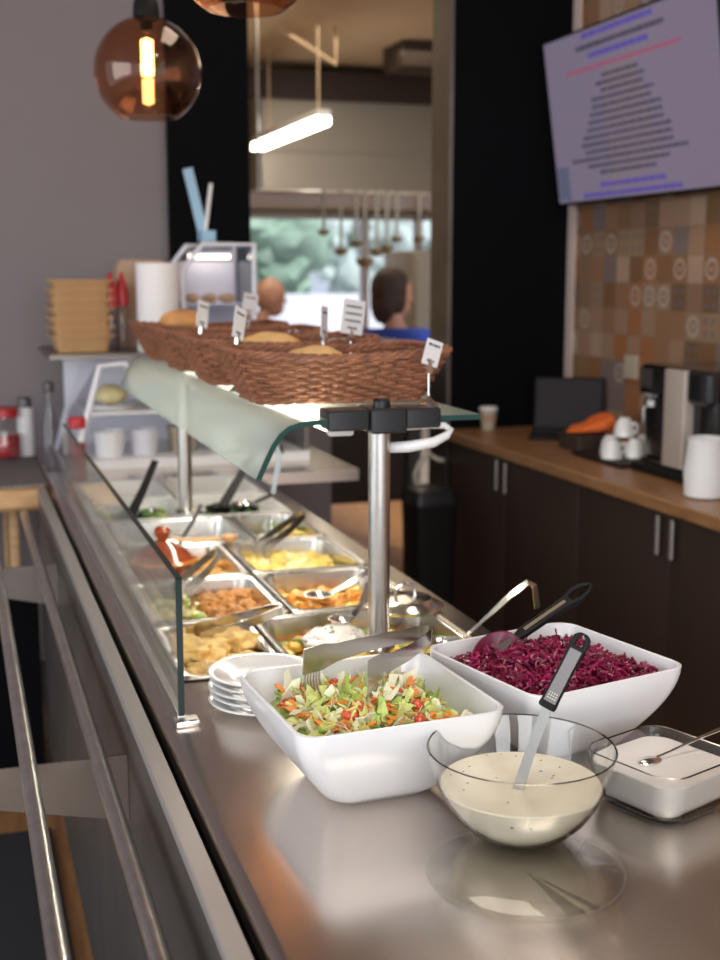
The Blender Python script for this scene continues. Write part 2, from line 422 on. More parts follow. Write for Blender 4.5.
# ------------------------------------------------------------------ serving counter
ct = thing('serving_counter', 'long stainless steel buffet counter holding the hot food pans and salad bowls', 'counter', (.575, 2.3, 0))
edge = [(.268, .862), (.258, .866), (.254, .878), (.256, .890), (.262, .897), (.272, .90)]
HX0, HX1, HY0, HY1 = .314, .852, 1.885, 3.875
t = MB()
t.extrude_y(edge + [(.895, .90), (.895, .862)], .45, HY0)
t.extrude_y(edge + [(HX0, .90), (HX0, .862)], HY0, HY1)
t.extrude_y([(HX1, .862), (HX1, .90), (.895, .90), (.895, .862)], HY0, HY1)
t.extrude_y(edge + [(1.25, .90), (1.25, .862)], HY1, 4.72)
t.build('worktop', 'counter', ct)
b = MB(); b.box(HX0 - .004, HX1 + .004, HY0 - .004, HY1 + .004, .77, .775); b.box(HX0 - .006, HX0 - .002, HY0, HY1, .77, .861); b.box(HX1 + .002, HX1 + .006, HY0, HY1, .77, .861)
b.box(HX0, HX1, HY0 - .006, HY0 - .002, .77, .861); b.box(HX0, HX1, HY1 + .002, HY1 + .006, .77, .861)
b.build('heated_well', 'steel', ct)
MB().box(.217, .238, .45, 3.80, .10, .885).build('front_panel', 'dullsteel', ct)
MB().bbox(.216, .241, .45, 3.80, .8855, .9, .0015).build('edge_trim', 'trim', ct)
MB().box(.243, .262, .45, 3.80, .10, .84).build('edge_gap_shadow', 'gap_shade', ct)  # black filler that paints the shadow between trim and worktop edge
MB().box(.265, .89, .47, 4.70, .10, .765).build('body', 'cab', ct)
MB().box(.23, .86, .5, 4.68, 0, .10).build('plinth', 'dullsteel', ct)
for x in (.071, .170):
    MB().tube([(x, .45, .84), (x, 3.72, .84)], .0125, 16).build('tray_rail', 'steel', ct)
for y in (1.8, 3.1):
    p = [(.216, .722), (.216, .8265), (-.02, .8265), (-.02, .775)]
    MB().loft([[(x, y, z) for x, z in p], [(x, y + .005, z) for x, z in p]], True, True).build('rail_bracket', 'dullsteel', ct)

# front glass guard
g = thing('glass_guard', 'upright clear glass guard along the customer edge of the counter', 'glass screen', (.285, 1.715, ZC))
pane = MB().box(.281, .289, 1.715, 3.62, .912, 1.113)
pane.build('glass_pane', 'guard', g)
e = MB(); e.box(.2805, .2895, 1.7135, 1.7155, .910, 1.114); e.box(.2805, .2895, 1.7135, 3.62, 1.1125, 1.1142)
e.build('polished_edge', 'edgeglass', g)
MB().box(.2795, .2905, 1.716, 3.62, .9, .9125).build('bottom_channel', 'steel', g)
MB().bbox(.272, .308, 1.690, 1.722, .9, .908, .002).build('foot', 'steel', g)
MB().box(.293, .303, 1.694, 1.698, .9079, .9084).build('foot_marking', 'ink', g)

# glass shelf with its posts, lamp and clamp
sh = thing('glass_shelf', 'greenish glass shelf with a bent front edge on steel posts above the food', 'shelf', (.668, 1.96, ZC))
SY0, SY1, SZ = 1.93, 3.66, 1.304
top = [(.838, 0), (.70, 0), (.550, 0), (.525, -.002), (.504, -.008), (.488, -.020), (.475, -.038), (.462, -.064), (.449, -.092)]
def offs(pr, d):
    out = []
    for i, p in enumerate(pr):
        a = pr[max(i - 1, 0)]; b_ = pr[min(i + 1, len(pr) - 1)]
        tx, tz = b_[0] - a[0], b_[1] - a[1]; l = math.hypot(tx, tz)
        out.append((p[0] - tz / l * d * 1, p[1] + tx / l * d))
    return out
lower = offs(top, .009)
up_, lo_ = [(x, SZ + z) for x, z in top], [(x, SZ + z) for x, z in lower]
gm = MB(); N_ = len(top)
for y in (SY0, SY1): gm.v += [Vector((x, y, z)) for x, z in up_] + [Vector((x, y, z)) for x, z in lo_]
for i in range(N_ - 1):
    gm.f += [[i, i + 1, 2 * N_ + i + 1, 2 * N_ + i], [N_ + i, N_ + i + 1, 3 * N_ + i + 1, 3 * N_ + i]]; gm.mi += [0, 0]
    gm.f += [[i, i + 1, N_ + i + 1, N_ + i], [2 * N_ + i, 2 * N_ + i + 1, 3 * N_ + i + 1, 3 * N_ + i]]; gm.mi += [1, 1]
gm.f += [[N_ - 1, 2 * N_ - 1, 4 * N_ - 1, 3 * N_ - 1], [0, N_, 3 * N_, 2 * N_]]; gm.mi += [1, 1]
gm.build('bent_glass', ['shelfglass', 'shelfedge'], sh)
for (x, y) in ((.668, 1.96), (.574, 3.303)):
    po = MB().lathe([(.0185, 0), (.0185, 1.285 - ZC)], (x, y, ZC), 28, cap0=True, cap1=True).build('post', 'steel', sh)
    MB().lathe([(.028, 0), (.028, .006), (.0187, .010)], (x, y, ZC), 28, cap0=True).build('collar', 'polished', po)
cl = MB()
cl.bbox(.570, .640, 1.922, 1.985, 1.285, 1.3185, .003); cl.bbox(.640, .702, 1.915, 1.99, 1.279, 1.3195, .003); cl.bbox(.702, .764, 1.922, 1.985, 1.285, 1.3185, .003)
clo = cl.build('clamp', 'bracket', sh)
MB().lathe([(.015, 0), (.015, .010), (.0125, .013), (.0125, .0)], (.668, 1.95, 1.3195), 24, cap1=False, cap0=True).build('clamp_bolt', 'bracket', clo)
lm = MB(); lm.bbox(.590, .634, 1.990, 2.01, 1.268, 1.2935, .003); lm.bbox(.590, .634, 3.55, 3.57, 1.268, 1.2935, .003)
lampo = lm.build('lamp_end_cap', 'whiteplastic', sh)
MB().bbox(.593, .631, 2.01, 3.55, 1.272, 1.290, .004).build('light_strip', 'led', lampo)
# white cable loop at the end of the shelf
cb = [(.69, 1.998, 1.275), (.72, 1.985, 1.278), (.755, 1.965, 1.283), (.783, 1.955, 1.284), (.792, 1.95, 1.277), (.783, 1.945, 1.268), (.755, 1.935, 1.259), (.715, 1.945, 1.252), (.685, 1.97, 1.248)]
MB().tube(cb, [.004, .004, .005, .006, .006, .007, .009, .010, .009], 10).build('lamp_cable', 'whiteplastic', sh)

# ------------------------------------------------------------------ gastronorm pans
def pan(x0, x1, y0, y1, label, depth=.065, m_='pansteel', name='food_pan', cat='pan'):
    cx, cy, hx, hy = (x0 + x1) / 2, (y0 + y1) / 2, (x1 - x0) / 2, (y1 - y0) / 2
    b = MB(); zt = ZC + .004; rg = []
    for hx_, hy_, r, z in ((hx - .001, hy - .001, .008, zt - .008), (hx, hy, .01, zt - .002), (hx - .002, hy - .002, .01, zt), (hx - .013, hy - .013, .026, zt), (hx - .016, hy - .016, .03, zt - .003),
                           (hx - .022, hy - .022, .032, zt - depth + .012), (hx - .034, hy - .034, .03, zt - depth)):
        rg.append([(cx + p[0], cy + p[1], z) for p in rsq(hx_, hy_, r, 6)])
    b.loft(rg, False, True)
    # under-skin so that it is a real sheet
    rg2 = [[(cx + p[0], cy + p[1], z) for p in rsq(hx_, hy_, r, 6)] for hx_, hy_, r, z in ((hx - .001, hy - .001, .008, zt - .008), (hx - .0145, hy - .0145, .026, zt - .006), (hx - .0205, hy - .0205, .032, zt - depth + .011), (hx - .033, hy - .033, .03, zt - depth - .001))]
    b.loft(rg2, False, True)
    o = b.build(name, m_, None, (cx, cy, zt - depth)); tag(o, label, cat, 'food pans in the counter well'); return o
X0, X1 = .318, .848
def rowy(i): y = 1.892 + i * .33; return y, y + .325
y0, y1 = rowy(0); pan(X0, .494, y0, y1, 'narrow steel pan of golden battered fillets nearest the glass guard corner'); pan(.499, X1, y0, y1, 'wide steel pan of potatoes topped with white herb cream')
y0, y1 = rowy(1); pan(X0, .581, y0, y1, 'steel pan with breaded bites beside creamy vegetables'); pan(.585, X1, y0, y1, 'steel pan of orange diced vegetables left of the shelf post')
y0, y1 = rowy(2); pan(X0, .581, y0, y1, 'steel pan with the brown lidded pot standing in it'); pan(.585, X1, y0, y1, 'steel pan of yellow potato chunks behind the orange vegetables')
y0, y1 = rowy(3); pan(X0, .668, y0, y1, 'wide empty steel pan with a ladle resting in it'); pan(.672, X1, y0, y1, 'narrow steel pan holding a glass jar of pickles')
y0, y1 = rowy(4); pan(X0, .581, y0, y1, 'white tray by the rear shelf post holding a dark spatula', .05, 'traywhite', 'serving_tray', 'tray'); pan(.585, X1, y0, y1, 'white tray right of the rear shelf post with dark salad in it', .05, 'traywhite', 'serving_tray', 'tray')
y0, y1 = rowy(5); pan(X0, .581, y0, y1, 'farthest white tray on the left end of the hot food row', .05, 'traywhite', 'serving_tray', 'tray'); pan(.585, X1, y0, y1, 'farthest white tray on the right end of the hot food row', .05, 'traywhite', 'serving_tray', 'tray')

def RZ(a): return Matrix.Rotation(a, 3, 'Z')
def R3(r): return Matrix.Rotation(r.uniform(0, 2 * PI), 3, 'Z') @ Matrix.Rotation(r.uniform(-.5, .5), 3, 'X') @ Matrix.Rotation(r.uniform(-.5, .5), 3, 'Y')
# battered fillets: each one a thing
spots = [(.375, 1.965, .870, 'battered golden fillet at the front left corner of the narrow pan'), (.440, 1.985, .868, 'battered golden fillet at the front right of the narrow pan'), (.370, 2.05, .884, 'battered golden fillet in the middle left of the narrow pan'),
         (.440, 2.085, .888, 'large pale battered fillet on top of the narrow pan'), (.385, 2.14, .872, 'battered fillet behind the others on the left of the narrow pan'), (.440, 2.16, .872, 'darker battered fillet at the back of the narrow pan')]
for i, (x, y, z, lb) in enumerate(spots):
    o = MB().blob((x, y, z + .012), (.045, .040, .024), .6, 2.0, i, 4, rot=RZ(i * 1.3)).build('battered_fillet', 'chicken', None, (x, y, z)); tag(o, lb, 'fried fish', 'battered fillets in the narrow pan')
def heap(name, label, cat, x0, x1, y0, y1, z, n, rad, m_, seed, hump=.015, sub=2, amp=.4):
    r = random.Random(seed); b = MB(); nm = len(m_) if isinstance(m_, list) else 1
    cx, cy = (x0 + x1) / 2, (y0 + y1) / 2
    for i in range(n):
        x, y = r.uniform(x0, x1), r.uniform(y0, y1)
        d = max(abs(x - cx) / (x1 - x0), abs(y - cy) / (y1 - y0)) * 2
        q = r.uniform(.75, 1.25) * rad
        b.blob((x, y, z + hump * (1 - d * d) + r.uniform(-.004, .004)), (q * r.uniform(.8, 1.3), q, q * r.uniform(.6, .9)), amp, 2, i + seed * 50, sub, r.randrange(nm), R3(r))
    # bed that the pieces lie on
    b.loft([[(cx + p[0], cy + p[1], zz) for p in rsq((x1 - x0) / 2 + .004 - k, (y1 - y0) / 2 + .004 - k, .03, 4)] for k, zz in ((.004, .847), (0, z - .006))], True, True)
    return tag(b.build(name, m_, None, (cx, cy, .847)), label, cat, None, 'stuff')
y0, y1 = rowy(0)
heap('potatoes_with_broccoli', 'yellow potatoes with green broccoli in the wide pan nearest the salad bowl', 'vegetables', .535, .815, y0 + .035, y1 - .035, .856, 90, .016, ['potato', 'potato', 'broc', 'gratin'], 1)
o = MB().blob((.625, 2.075, .888), (.058, .062, .02), .25, 3, 9, 4).build('herb_cream', 'creamw', None, (.625, 2.075, .868)); tag(o, 'white herb flecked cream lying on the potatoes', 'sauce')
h = MB(); r = random.Random(3)
for i in range(46):
    a, q = r.uniform(0, 2 * PI), math.sqrt(r.random()) * .85
    x, y = .625 + .056 * q * math.cos(a), 2.075 + .060 * q * math.sin(a)
    h.blob((x, y, .888 + .0205 * math.sqrt(1 - q * q)), (.0016, .0012, .0014), 0, 1, i, 1)
tag(h.build('herb_fleck', 'herb', o), None, None, None, 'stuff')
y0, y1 = rowy(1)
heap('creamy_vegetables', 'pale cheesy cauliflower and broccoli in the left half of the breaded bites pan', 'vegetables', .345, .445, y0 + .035, y1 - .035, .858, 45, .017, ['caul', 'broc', 'caul'], 2)
r = random.Random(5)
for i in range(12):
    x, y = .468 + (i % 3) * .035 + r.uniform(-.004, .004), y0 + .06 + (i // 3) * .066 + r.uniform(-.006, .006)
    o = MB().blob((x, y, .866 + r.uniform(0, .008)), (.024, .028, .020), .45, 2.4, i + 40, 3, rot=RZ(i)).build('breaded_bite', 'fried', None, (x, y, .86))
    tag(o, 'browned breaded bite in the left pan of the second row, beside the cheesy vegetables', 'fried food', 'breaded bites')
heap('orange_vegetables', 'orange diced vegetables in the pan just left of the shelf post', 'vegetables', .618, .815, y0 + .035, y1 - .035, .859, 150, .011, ['gratin', 'gratin', 'potato'], 4)
y0, y1 = rowy(2)
heap('potato_chunks', 'yellow potato chunks in the pan behind the orange vegetables', 'vegetables', .618, .815, y0 + .03, y1 - .03, .859, 80, .019, ['potato', 'potato', 'caul'], 6)
heap('roast_slices', 'orange baked slices lying beside the brown lidded pot', 'vegetables', .495, .550, y0 + .03, y1 - .03, .860, 24, .02, ['pastry', 'gratin'], 7)
# lidded pot
px, py = .415, 2.70
pt = thing('lidded_pot', 'glossy brown clay pot with a knobbed lid standing in a steel pan', 'pot', (px, py, .842))
MB().lathe([(.040, 0), (.060, .012), (.070, .040), (.066, .062), (.060, .066), (.060, .05), (.05, .01)], (px, py, .842), 36, cap0=True, cap1=True).build('pot_body', 'terracotta', pt)
lid = MB().lathe([(.074, .066), (.076, .071), (.066, .080), (.045, .098), (.022, .110), (.012, .114)], (px, py, .842), 36, cap0=True, cap1=True).build('lid', 'terracotta', pt)
MB().lathe([(.0735, .0655), (.0785, .069), (.0785, .072), (.072, .0765)], (px, py, .842), 36).build('lid_rim', 'terralid', lid)
MB().lathe([(.010, .112), (.012, .120), (.018, .128), (.019, .137), (.012, .146), (.003, .148)], (px, py, .842), 24, cap1=True).build('lid_knob', 'terracotta', lid)
# jar of pickles
y0, y1 = rowy(3)
jx, jy = .745, 3.03
j = thing('pickle_jar', 'glass jar in the narrow pan with yellow green pickles', 'jar', (jx, jy, .842))
MB().lathe([(.03, 0), (.038, .004), (.038, .07), (.033, .078), (.033, .088), (.031, .088), (.031, .078), (.036, .069), (.036, .006), (.0, .005)], (jx, jy, .842), 28, cap0=True).build('jar_glass', 'bowlglass', j)
heap('pickled_peppers', 'yellow green pickles lying in the narrow pan beside the glass jar', 'vegetables', .79, .815, y0 + .05, y1 - .05, .868, 18, .016, ['broc', 'potato'], 8)
heap('olive_salad', 'dark leafy salad in the white tray by the rear shelf post', 'salad', .35, .55, 3.25, 3.50, .864, 40, .016, ['herb', 'darkcoffee', 'broc'], 14)
heap('dark_salad', 'dark leafy salad in the white tray right of the rear post', 'salad', .62, .81, 3.25, 3.50, .866, 40, .016, ['darkcoffee', 'herb'], 11)

# utensils ---------------------------------------------------------
def tongs(label, joint, tipA, tipB, wA=.022, group='serving tongs', fork=True, rb=.009):
    """two flat arms that run into a rounded bend; the wide ends become forks"""
    J, A, B = Vector(joint), Vector(tipA), Vector(tipB)
    t = thing('serving_tongs', label, 'tongs', tuple(A), group)
    ax = ((A + B) / 2 - J).normalized()
    n = (A - J).cross(B - J).normalized()
    sd = ax.cross(n).normalized()                       # in the plane of the arms, square to the axis
    if sd.dot(A - B) < 0: sd = -sd
    C0 = J + ax * rb
    for tip, sg in ((A, 1), (B, -1)):
        S0 = C0 + sd * sg * rb; d = tip - S0; out = sd * sg
        bow = out * d.length * .035
        pts = [S0, S0 + d * .15 + bow * .6, S0 + d * .4 + bow, S0 + d * .64 + bow * .7, S0 + d * .76 + bow * .4, S0 + d * .91 + bow * .2]
        ws = [wA * .62, wA * .60, wA * .62, wA * .72, wA * 1.02, wA * .98]
        b = MB().strip(pts, ws, .0014, up=out)
        if fork:
            dn = d.normalized(); bn = dn.cross(out).normalized()
            dw = bn if bn.z < 0 else -bn                # a comb of tines along the lower edge of the wide end
            for k in range(6):
                p0 = S0 + d * (.785 + .0205 * k) + bow * .3 + dw * wA * .48
                b.strip([p0, p0 + dw * .010, p0 + dw * .019 - out * .002, p0 + dw * .027 - out * .006], [.0024, .0024, .0022, .0012], .0013, up=out)
        b.build('arm', 'tongsteel', t)
    arc = [C0 + sd * rb * math.cos(q) - ax * rb * math.sin(q) for q in [PI * i / 10 for i in range(11)]]
    b = MB(); o_ = []
    for i, p in enumerate(arc):
        o_.append([p + n * wA * .31, p - n * wA * .31])
    outer = [(p - C0) * (1.0 + .0014 / rb) + C0 for p in arc]
    b.loft([[p + n * wA * .31, p - n * wA * .31, q - n * wA * .31, q + n * wA * .31] for p, q in zip(arc, outer)], True, True)
    b.build('joint', 'tongsteel', t)
    return t
tongs('steel tongs lying across the battered fillets pan', (.535, 2.115, .944), (.365, 2.065, .912), (.345, 2.10, .914), .027)
tongs('steel tongs resting over the breaded bites in the second row', (.502, 2.52, .962), (.395, 2.33, .924), (.375, 2.36, .922), .027)
tongs('steel tongs leaning over the yellow potato chunks', (.790, 2.90, .955), (.63, 2.71, .905), (.62, 2.74, .905), .027)
def ladle(name, label, cat, bowl, pts, w, rad, m_='polished', hm='polished', group=None, depth=.018):
    t = thing(name, label, cat, bowl, group)
    b = Vector(bowl)
    MB().lathe([(.001, 0), (rad * .6, depth * .15), (rad * .9, depth * .55), (rad, depth), (rad * .93, depth), (rad * .8, depth * .6), (rad * .5, depth * .25), (.001, .002)], bowl, 24).build('ladle_bowl' if 'ladle' in name else 'spoon_bowl', m_, t)
    MB().strip(pts, w, .0018, up=(0, -.6, 1)).build('handle', hm, t)
    return t
ladle('serving_spoon', 'steel spoon in the orange vegetables with its bowl catching the light', 'spoon', (.672, 2.345, .884), [(.694, 2.345, .900), (.74, 2.36, .915), (.80, 2.40, .93)], .012, .030)
ladle('serving_spoon', 'steel spoon whose handle rises from the herb cream pan towards the shelf post', 'spoon', (.655, 2.13, .893), [(.674, 2.14, .905), (.71, 2.18, .922), (.745, 2.235, .945)], [.010, .013, .018], .026)
ladle('ladle', 'small dark ladle standing in the wide empty pan', 'ladle', (.48, 3.02, .845), [(.50, 3.03, .86), (.545, 3.06, .915), (.575, 3.08, .96)], .011, .04, 'polished', 'spoonhandle')
ladle('ladle', 'ladle with a hooked handle standing at the far right end of the pans', 'ladle', (.74, 3.34, .89), [(.775, 3.35, .905), (.83, 3.36, .925), (.845, 3.36, 1.0), (.852, 3.36, 1.065), (.86, 3.36, 1.04)], .014, .035)
ladle('serving_spatula', 'pale wooden spatula lying over the brown pot pan', 'spatula', (.60, 2.86, .905), [(.575, 2.86, .918), (.50, 2.80, .93), (.45, 2.76, .945)], .016, .02, 'wood', 'wood')
ladle('serving_spatula', 'black spatula leaning in the white tray by the rear post', 'spatula', (.40, 3.30, .87), [(.42, 3.31, .885), (.47, 3.36, .96), (.51, 3.40, 1.03)], [.03, .022, .02], .03, 'black', 'black')
ladle('serving_spatula', 'black spatula leaning in the white tray right of the rear post', 'spatula', (.66, 3.32, .89), [(.68, 3.33, .905), (.74, 3.37, .98), (.79, 3.40, 1.05)], [.03, .022, .02], .03, 'black', 'black')
# hook-handled ladle standing in the front right pan
ladle('ladle', 'ladle with a bent strip handle rising behind the beetroot bowl', 'ladle', (.805, 2.02, .868), [(.826, 1.995, .885), (.850, 1.945, .935), (.874, 1.90, .985), (.9105, 1.885, 1.018), (.921, 1.88, 1.012), (.927, 1.88, .973)], .012, .03)
# lid ring on the right corner of the front pan
ll = thing('pan_lid', 'round steel lid leaning on the right edge of the pans behind the post', 'lid', (.815, 2.20, .904))
MB().lathe([(.072, 0), (.074, .004), (.066, .010), (.058, .012), (.05, .020), (.0, .024)], (.80, 2.19, .9045), 36).build('lid_plate', 'polished', ll)
MB().tube([(.78, 2.19, .926), (.782, 2.19, .945), (.80, 2.19, .952), (.818, 2.19, .945), (.82, 2.19, .926)], .004, 8).build('lid_handle', 'polished', ll)

# ------------------------------------------------------------------ salad bowls
def square_bowl(name, label, cx, cy, rot, hr=.134, hb=.066, H=.120, m_='white', rr=.030, th=.006, n=8):
    b = MB(); rg = []
    prof = [(0, 0, 0), (.06, .004, 0)]
    K = 12; rg.append([(p[0], p[1], 0) for p in rsq(hb - .012, hb - .012, .02, n)])
    rg.append([(p[0], p[1], .0012) for p in rsq(hb - .003, hb - .003, .026, n)])
    for k in range(1, K + 1):
        u = k / K
        f_ = 1 - (1 - u) ** 1.75
        h_ = hb + (hr - hb) * f_
        rg.append([(p[0], p[1], H * u ** .95) for p in rsq(h_, h_, .028 + (rr - .028) * u, n)])
    rg.append([(p[0], p[1], H + .0012) for p in rsq(hr - th * .5, hr - th * .5, rr - .001, n)])
    for k in range(K, 0, -1):
        u = k / K; f_ = 1 - (1 - u) ** 1.75
        h_ = hb + (hr - hb) * f_ - th
        rg.append([(p[0], p[1], max(H * u ** .95, .006)) for p in rsq(h_, h_, .028 + (rr - .03) * u - .001, n)])
    b.loft(rg, True, True)
    o = b.build(name, m_, None, (0, 0, 0)); lift(o, (cx, cy, ZC), rot); tag(o, label, 'bowl'); return o
SAL = (.473, 1.434, math.radians(4)); BEE = (.760, 1.490, math.radians(13))
o = square_bowl('salad_bowl', 'square white bowl of lettuce and carrot salad, nearest the plates', SAL[0], SAL[1], SAL[2]); o['group'] = 'square white salad bowls'
o = square_bowl('salad_bowl', 'square white bowl full of shredded beetroot', BEE[0], BEE[1], BEE[2], .130); o['group'] = 'square white salad bowls'

def in_sq(r, h, z): return r.uniform(-h, h), r.uniform(-h, h)
# lettuce salad: stuff
r = random.Random(12); b = MB()
HS = .112
def heapz(x, y, base, hump): return base + hump * (1 - max(abs(x), abs(y)) ** 2 / HS ** 2)
b.loft([[(p[0], p[1], z) for p in rsq(h_, h_, .03, 6)] for h_, z in ((.092, .05), (.108, .084), (.098, .092), (.05, .103))], True, True, 1)
def flake(b, c, L, w, mi, rot, curl, n=4, tw=.4, r=r):
    pts = []
    for i in range(n + 1):
        u = i / n - .5
        ang = tw * u
        for sgn in (-1, 1):
            ww = w * (1 - .9 * abs(u) ** 2) * sgn * .5
            jx, jz = r.uniform(-.08, .08) * L, r.uniform(-.16, .16) * w
            p = Vector((u * L * (1 - .12 * abs(curl)) + jx, ww * math.cos(ang) * r.uniform(.7, 1.2), curl * (u * u * 4) * L * .30 + ww * math.sin(ang) + jz))
            pts.append(rot @ p + Vector(c))
    o = len(b.v)
    th = Vector((0, 0, .0012)); vs = pts + [p - rot @ th for p in pts]
    m = len(pts); f = []
    for i in range(n):
        a = 2 * i
        f += [(a, a + 1, a + 3, a + 2), (m + a + 2, m + a + 3, m + a + 1, m + a), (a, a + 2, m + a + 2, m + a), (a + 1, m + a + 1, m + a + 3, a + 3)]
    f += [(0, m, m + 1, 1), (m - 2, m - 1, 2 * m - 1, 2 * m - 2)]
    b.add(vs, f, mi)
def R3w(r, t=.7): return Matrix.Rotation(r.uniform(0, 2 * PI), 3, 'Z') @ Matrix.Rotation(r.uniform(-t, t), 3, 'X') @ Matrix.Rotation(r.uniform(-t, t), 3, 'Y')
for i in range(640):
    x, y = in_sq(r, HS - .018, 0); z = heapz(x, y, .086, .025) + r.uniform(-.006, .006)
    k = r.random()
    if k < .68: flake(b, (x, y, z), r.uniform(.020, .048), r.uniform(.008, .018), r.choice([0, 0, 0, 1, 2, 2]), R3w(r), r.uniform(-1.6, 1.8), 6, r.uniform(-2.0, 2.0))
    elif k < .90: flake(b, (x, y, z + .004), r.uniform(.018, .042), r.uniform(.005, .0095), 3, R3w(r, .5), r.uniform(-.4, .4), 3, .2)
    elif k < .95: b.blob((x, y, z + .002), (.009, .007, .006), .3, 2, i, 2, 4, R3w(r))
    else: b.blob((x, y, z + .004), (.004, .003, .003), .2, 2, i, 1, 5, R3w(r))
ms = b.build('mixed_salad', ['lettuce', 'lettuced', 'lettucew', 'carrot', 'tomato', 'herb'], None, (0, 0, 0))
lift(ms, (SAL[0], SAL[1], ZC), SAL[2]); tag(ms, 'shredded lettuce salad with orange carrot strips and tomato in the white bowl', 'salad', None, 'stuff')
# beetroot: stuff
r = random.Random(21); b = MB()
b.loft([[(p[0], p[1], z) for p in rsq(h_, h_, .03, 6)] for h_, z in ((.092, .05), (.110, .088), (.098, .100), (.05, .109))], True, True, 0)
HS = .111
for i in range(1250):
    x, y = in_sq(r, HS - .004, 0); z = heapz(x, y, .096, .026) + r.uniform(-.006, .006)
    m_ = R3w(r, .7); L = r.uniform(.012, .026); cv = r.uniform(-.012, .012); c2 = r.uniform(-.006, .006)
    pts = [m_ @ Vector(((u - .5) * L, cv * (u - .5) ** 2 * 4, c2 * math.sin(u * PI * 1.5))) + Vector((x, y, z)) for u in (0, .25, .5, .75, 1)]
    b.tube(pts, r.uniform(.0014, .0027), 5, 0 if r.random() < .8 else 1)
bs = b.build('shredded_beetroot', ['beet', 'beetl'], None, (0, 0, 0))
lift(bs, (BEE[0], BEE[1], ZC), BEE[2]); tag(bs, 'dark magenta shredded beetroot heaped in the right white bowl', 'salad', None, 'stuff')

# salad tongs across the lettuce bowl
tongs('steel fork tongs resting across the lettuce salad and its bowl rim', (.616, 1.59, 1.038), (.378, 1.445, 1.058), (.446, 1.385, 1.055), .034)
# beetroot spoon
t = thing('serving_spoon', 'spoon with a black slotted handle stuck in the beetroot', 'spoon', (.70, 1.54, 1.005))
sp = MB(); c = Vector((.700, 1.545, 1.018))
ang = math.atan2(.05, .13)
i0 = 0
sp.lathe([(.001, -.012), (.6, -.010), (.92, -.003), (1, .004), (.93, .004), (.6, -.006), (.001, -.008)], (0, 0, 0), 28)
for k, v in enumerate(sp.v): sp.v[k] = Vector((v.x * .036 if abs(v.x) > .0011 else v.x, v.y * .027 if abs(v.y) > .0011 else v.y, v.z))
sp.xform(Matrix.Translation(c) @ Matrix.Rotation(.25, 4, 'Z') @ Matrix.Rotation(-.45, 4, 'Y') @ Matrix.Rotation(.45, 4, 'X'))
sp.build('spoon_bowl', 'beetspoon', t)
MB().strip([(.702, 1.543, 1.016), (.718, 1.548, 1.026), (.742, 1.552, 1.036)], [.014, .011, .010], .003, up=(-.3, -.5, .8)).build('neck', 'polished', t)
d = Vector((.855 - .735, .015, 1.092 - 1.033))
h = MB(); a0 = Vector((.735, 1.552, 1.033))
side = d.cross(Vector((-.3, -.5, .8))).normalized(); upn = side.cross(d).normalized()
dn = d.normalized()
def bar_ring(cc, hw, hh): return [cc + side * p[0] + upn * p[1] for p in rsq(hw, hh, min(hw, hh) * .7, 3)]
h.loft([bar_ring(a0 + d * u, w_, t_) for u, w_, t_ in ((0, .006, .004), (.08, .0085, .0055), (.5, .0085, .006), (.72, .0105, .006))], True, True)
for s_ in (-1, 1):   # hanging loop
    h.loft([bar_ring(a0 + d * u + side * s_ * k, .0032, .0055) for u, k in ((.70, .0072), (.82, .0100), (.93, .0085), (1.0, .003), (1.02, 0))], True, True)
h.build('handle', 'black', t)
MB().loft([[a0 + d * u + side * q + upn * (.0062 if u > .3 else .0057) for q in (-.0025, .0025)] + [a0 + d * u + side * q + upn * .0052 for q in (.0025, -.0025)] for u in (.10, .4, .66)], True, True).build('handle_glint', 'ladlesteel', t)  # metal strip painting the reflection along the black handle

# ------------------------------------------------------------------ dressing bowl
GX, GY = .589, 1.226
disc = MB().lathe([(.0, 0), (.104, 0), (.1075, .0015), (.1075, .004), (.105, .005), (.0, .005)], (0, 0, 0), 64).build('glass_disc', 'bowlglass', None, (0, 0, 0))
disc.location = (.560, 1.150, ZC); tag(disc, 'clear round glass plate lying flat under the dressing bowl', 'glass plate')
ZG = ZC + .0052
gb = MB()
outer = [(.0, 0), (.036, 0), (.046, .0015), (.060, .010), (.076, .026), (.089, .046), (.099, .070), (.105, .092), (.1075, .1035)]
inner = [(.1065, .1047), (.1050, .1035), (.1025, .092), (.0965, .070), (.0865, .0465), (.0735, .0275), (.058, .0125), (.045, .0045), (.0, .004)]
gb.lathe(outer + inner, (0, 0, 0), 64)
g = gb.build('dressing_bowl', 'clearglass', None, (0, 0, 0)); g.location = (GX, GY, ZG); tag(g, 'round clear glass bowl of creamy dressing at the front of the counter', 'bowl')
ml = MB().lathe([(.0, .0046), (.044, .0052), (.0570, .0132), (.0725, .0282), (.0855, .0472), (.0925, .0605), (.0915, .0618), (.06, .0612), (.03, .0616), (.0, .061)], (0, 0, 0), 64).build('creamy_dressing', 'cream', None, (0, 0, 0))
ml.location = (GX, GY, ZG); tag(ml, 'pale yellow creamy dressing filling the round glass bowl', 'dressing')
r = random.Random(8); h = MB()
for i in range(16):
    a, q = r.uniform(0, 2 * PI), .086 * math.sqrt(r.random())
    h.blob((q * math.cos(a), q * math.sin(a), .0616), (.0014, .001, .0006), 0, 1, i, 1)
for i in range(50):
    a = r.uniform(0, 2 * PI); u = r.random(); q = .058 + u * .027; z = .0132 + .0335 * u
    h.blob((q * math.cos(a) * 1.004, q * math.sin(a) * 1.004, z), (.0016, .0016, .0009), 0, 1, i, 1)
hf = tag(h.build('herb_fleck', 'herb'), None, None, None, 'stuff'); hf.parent = ml
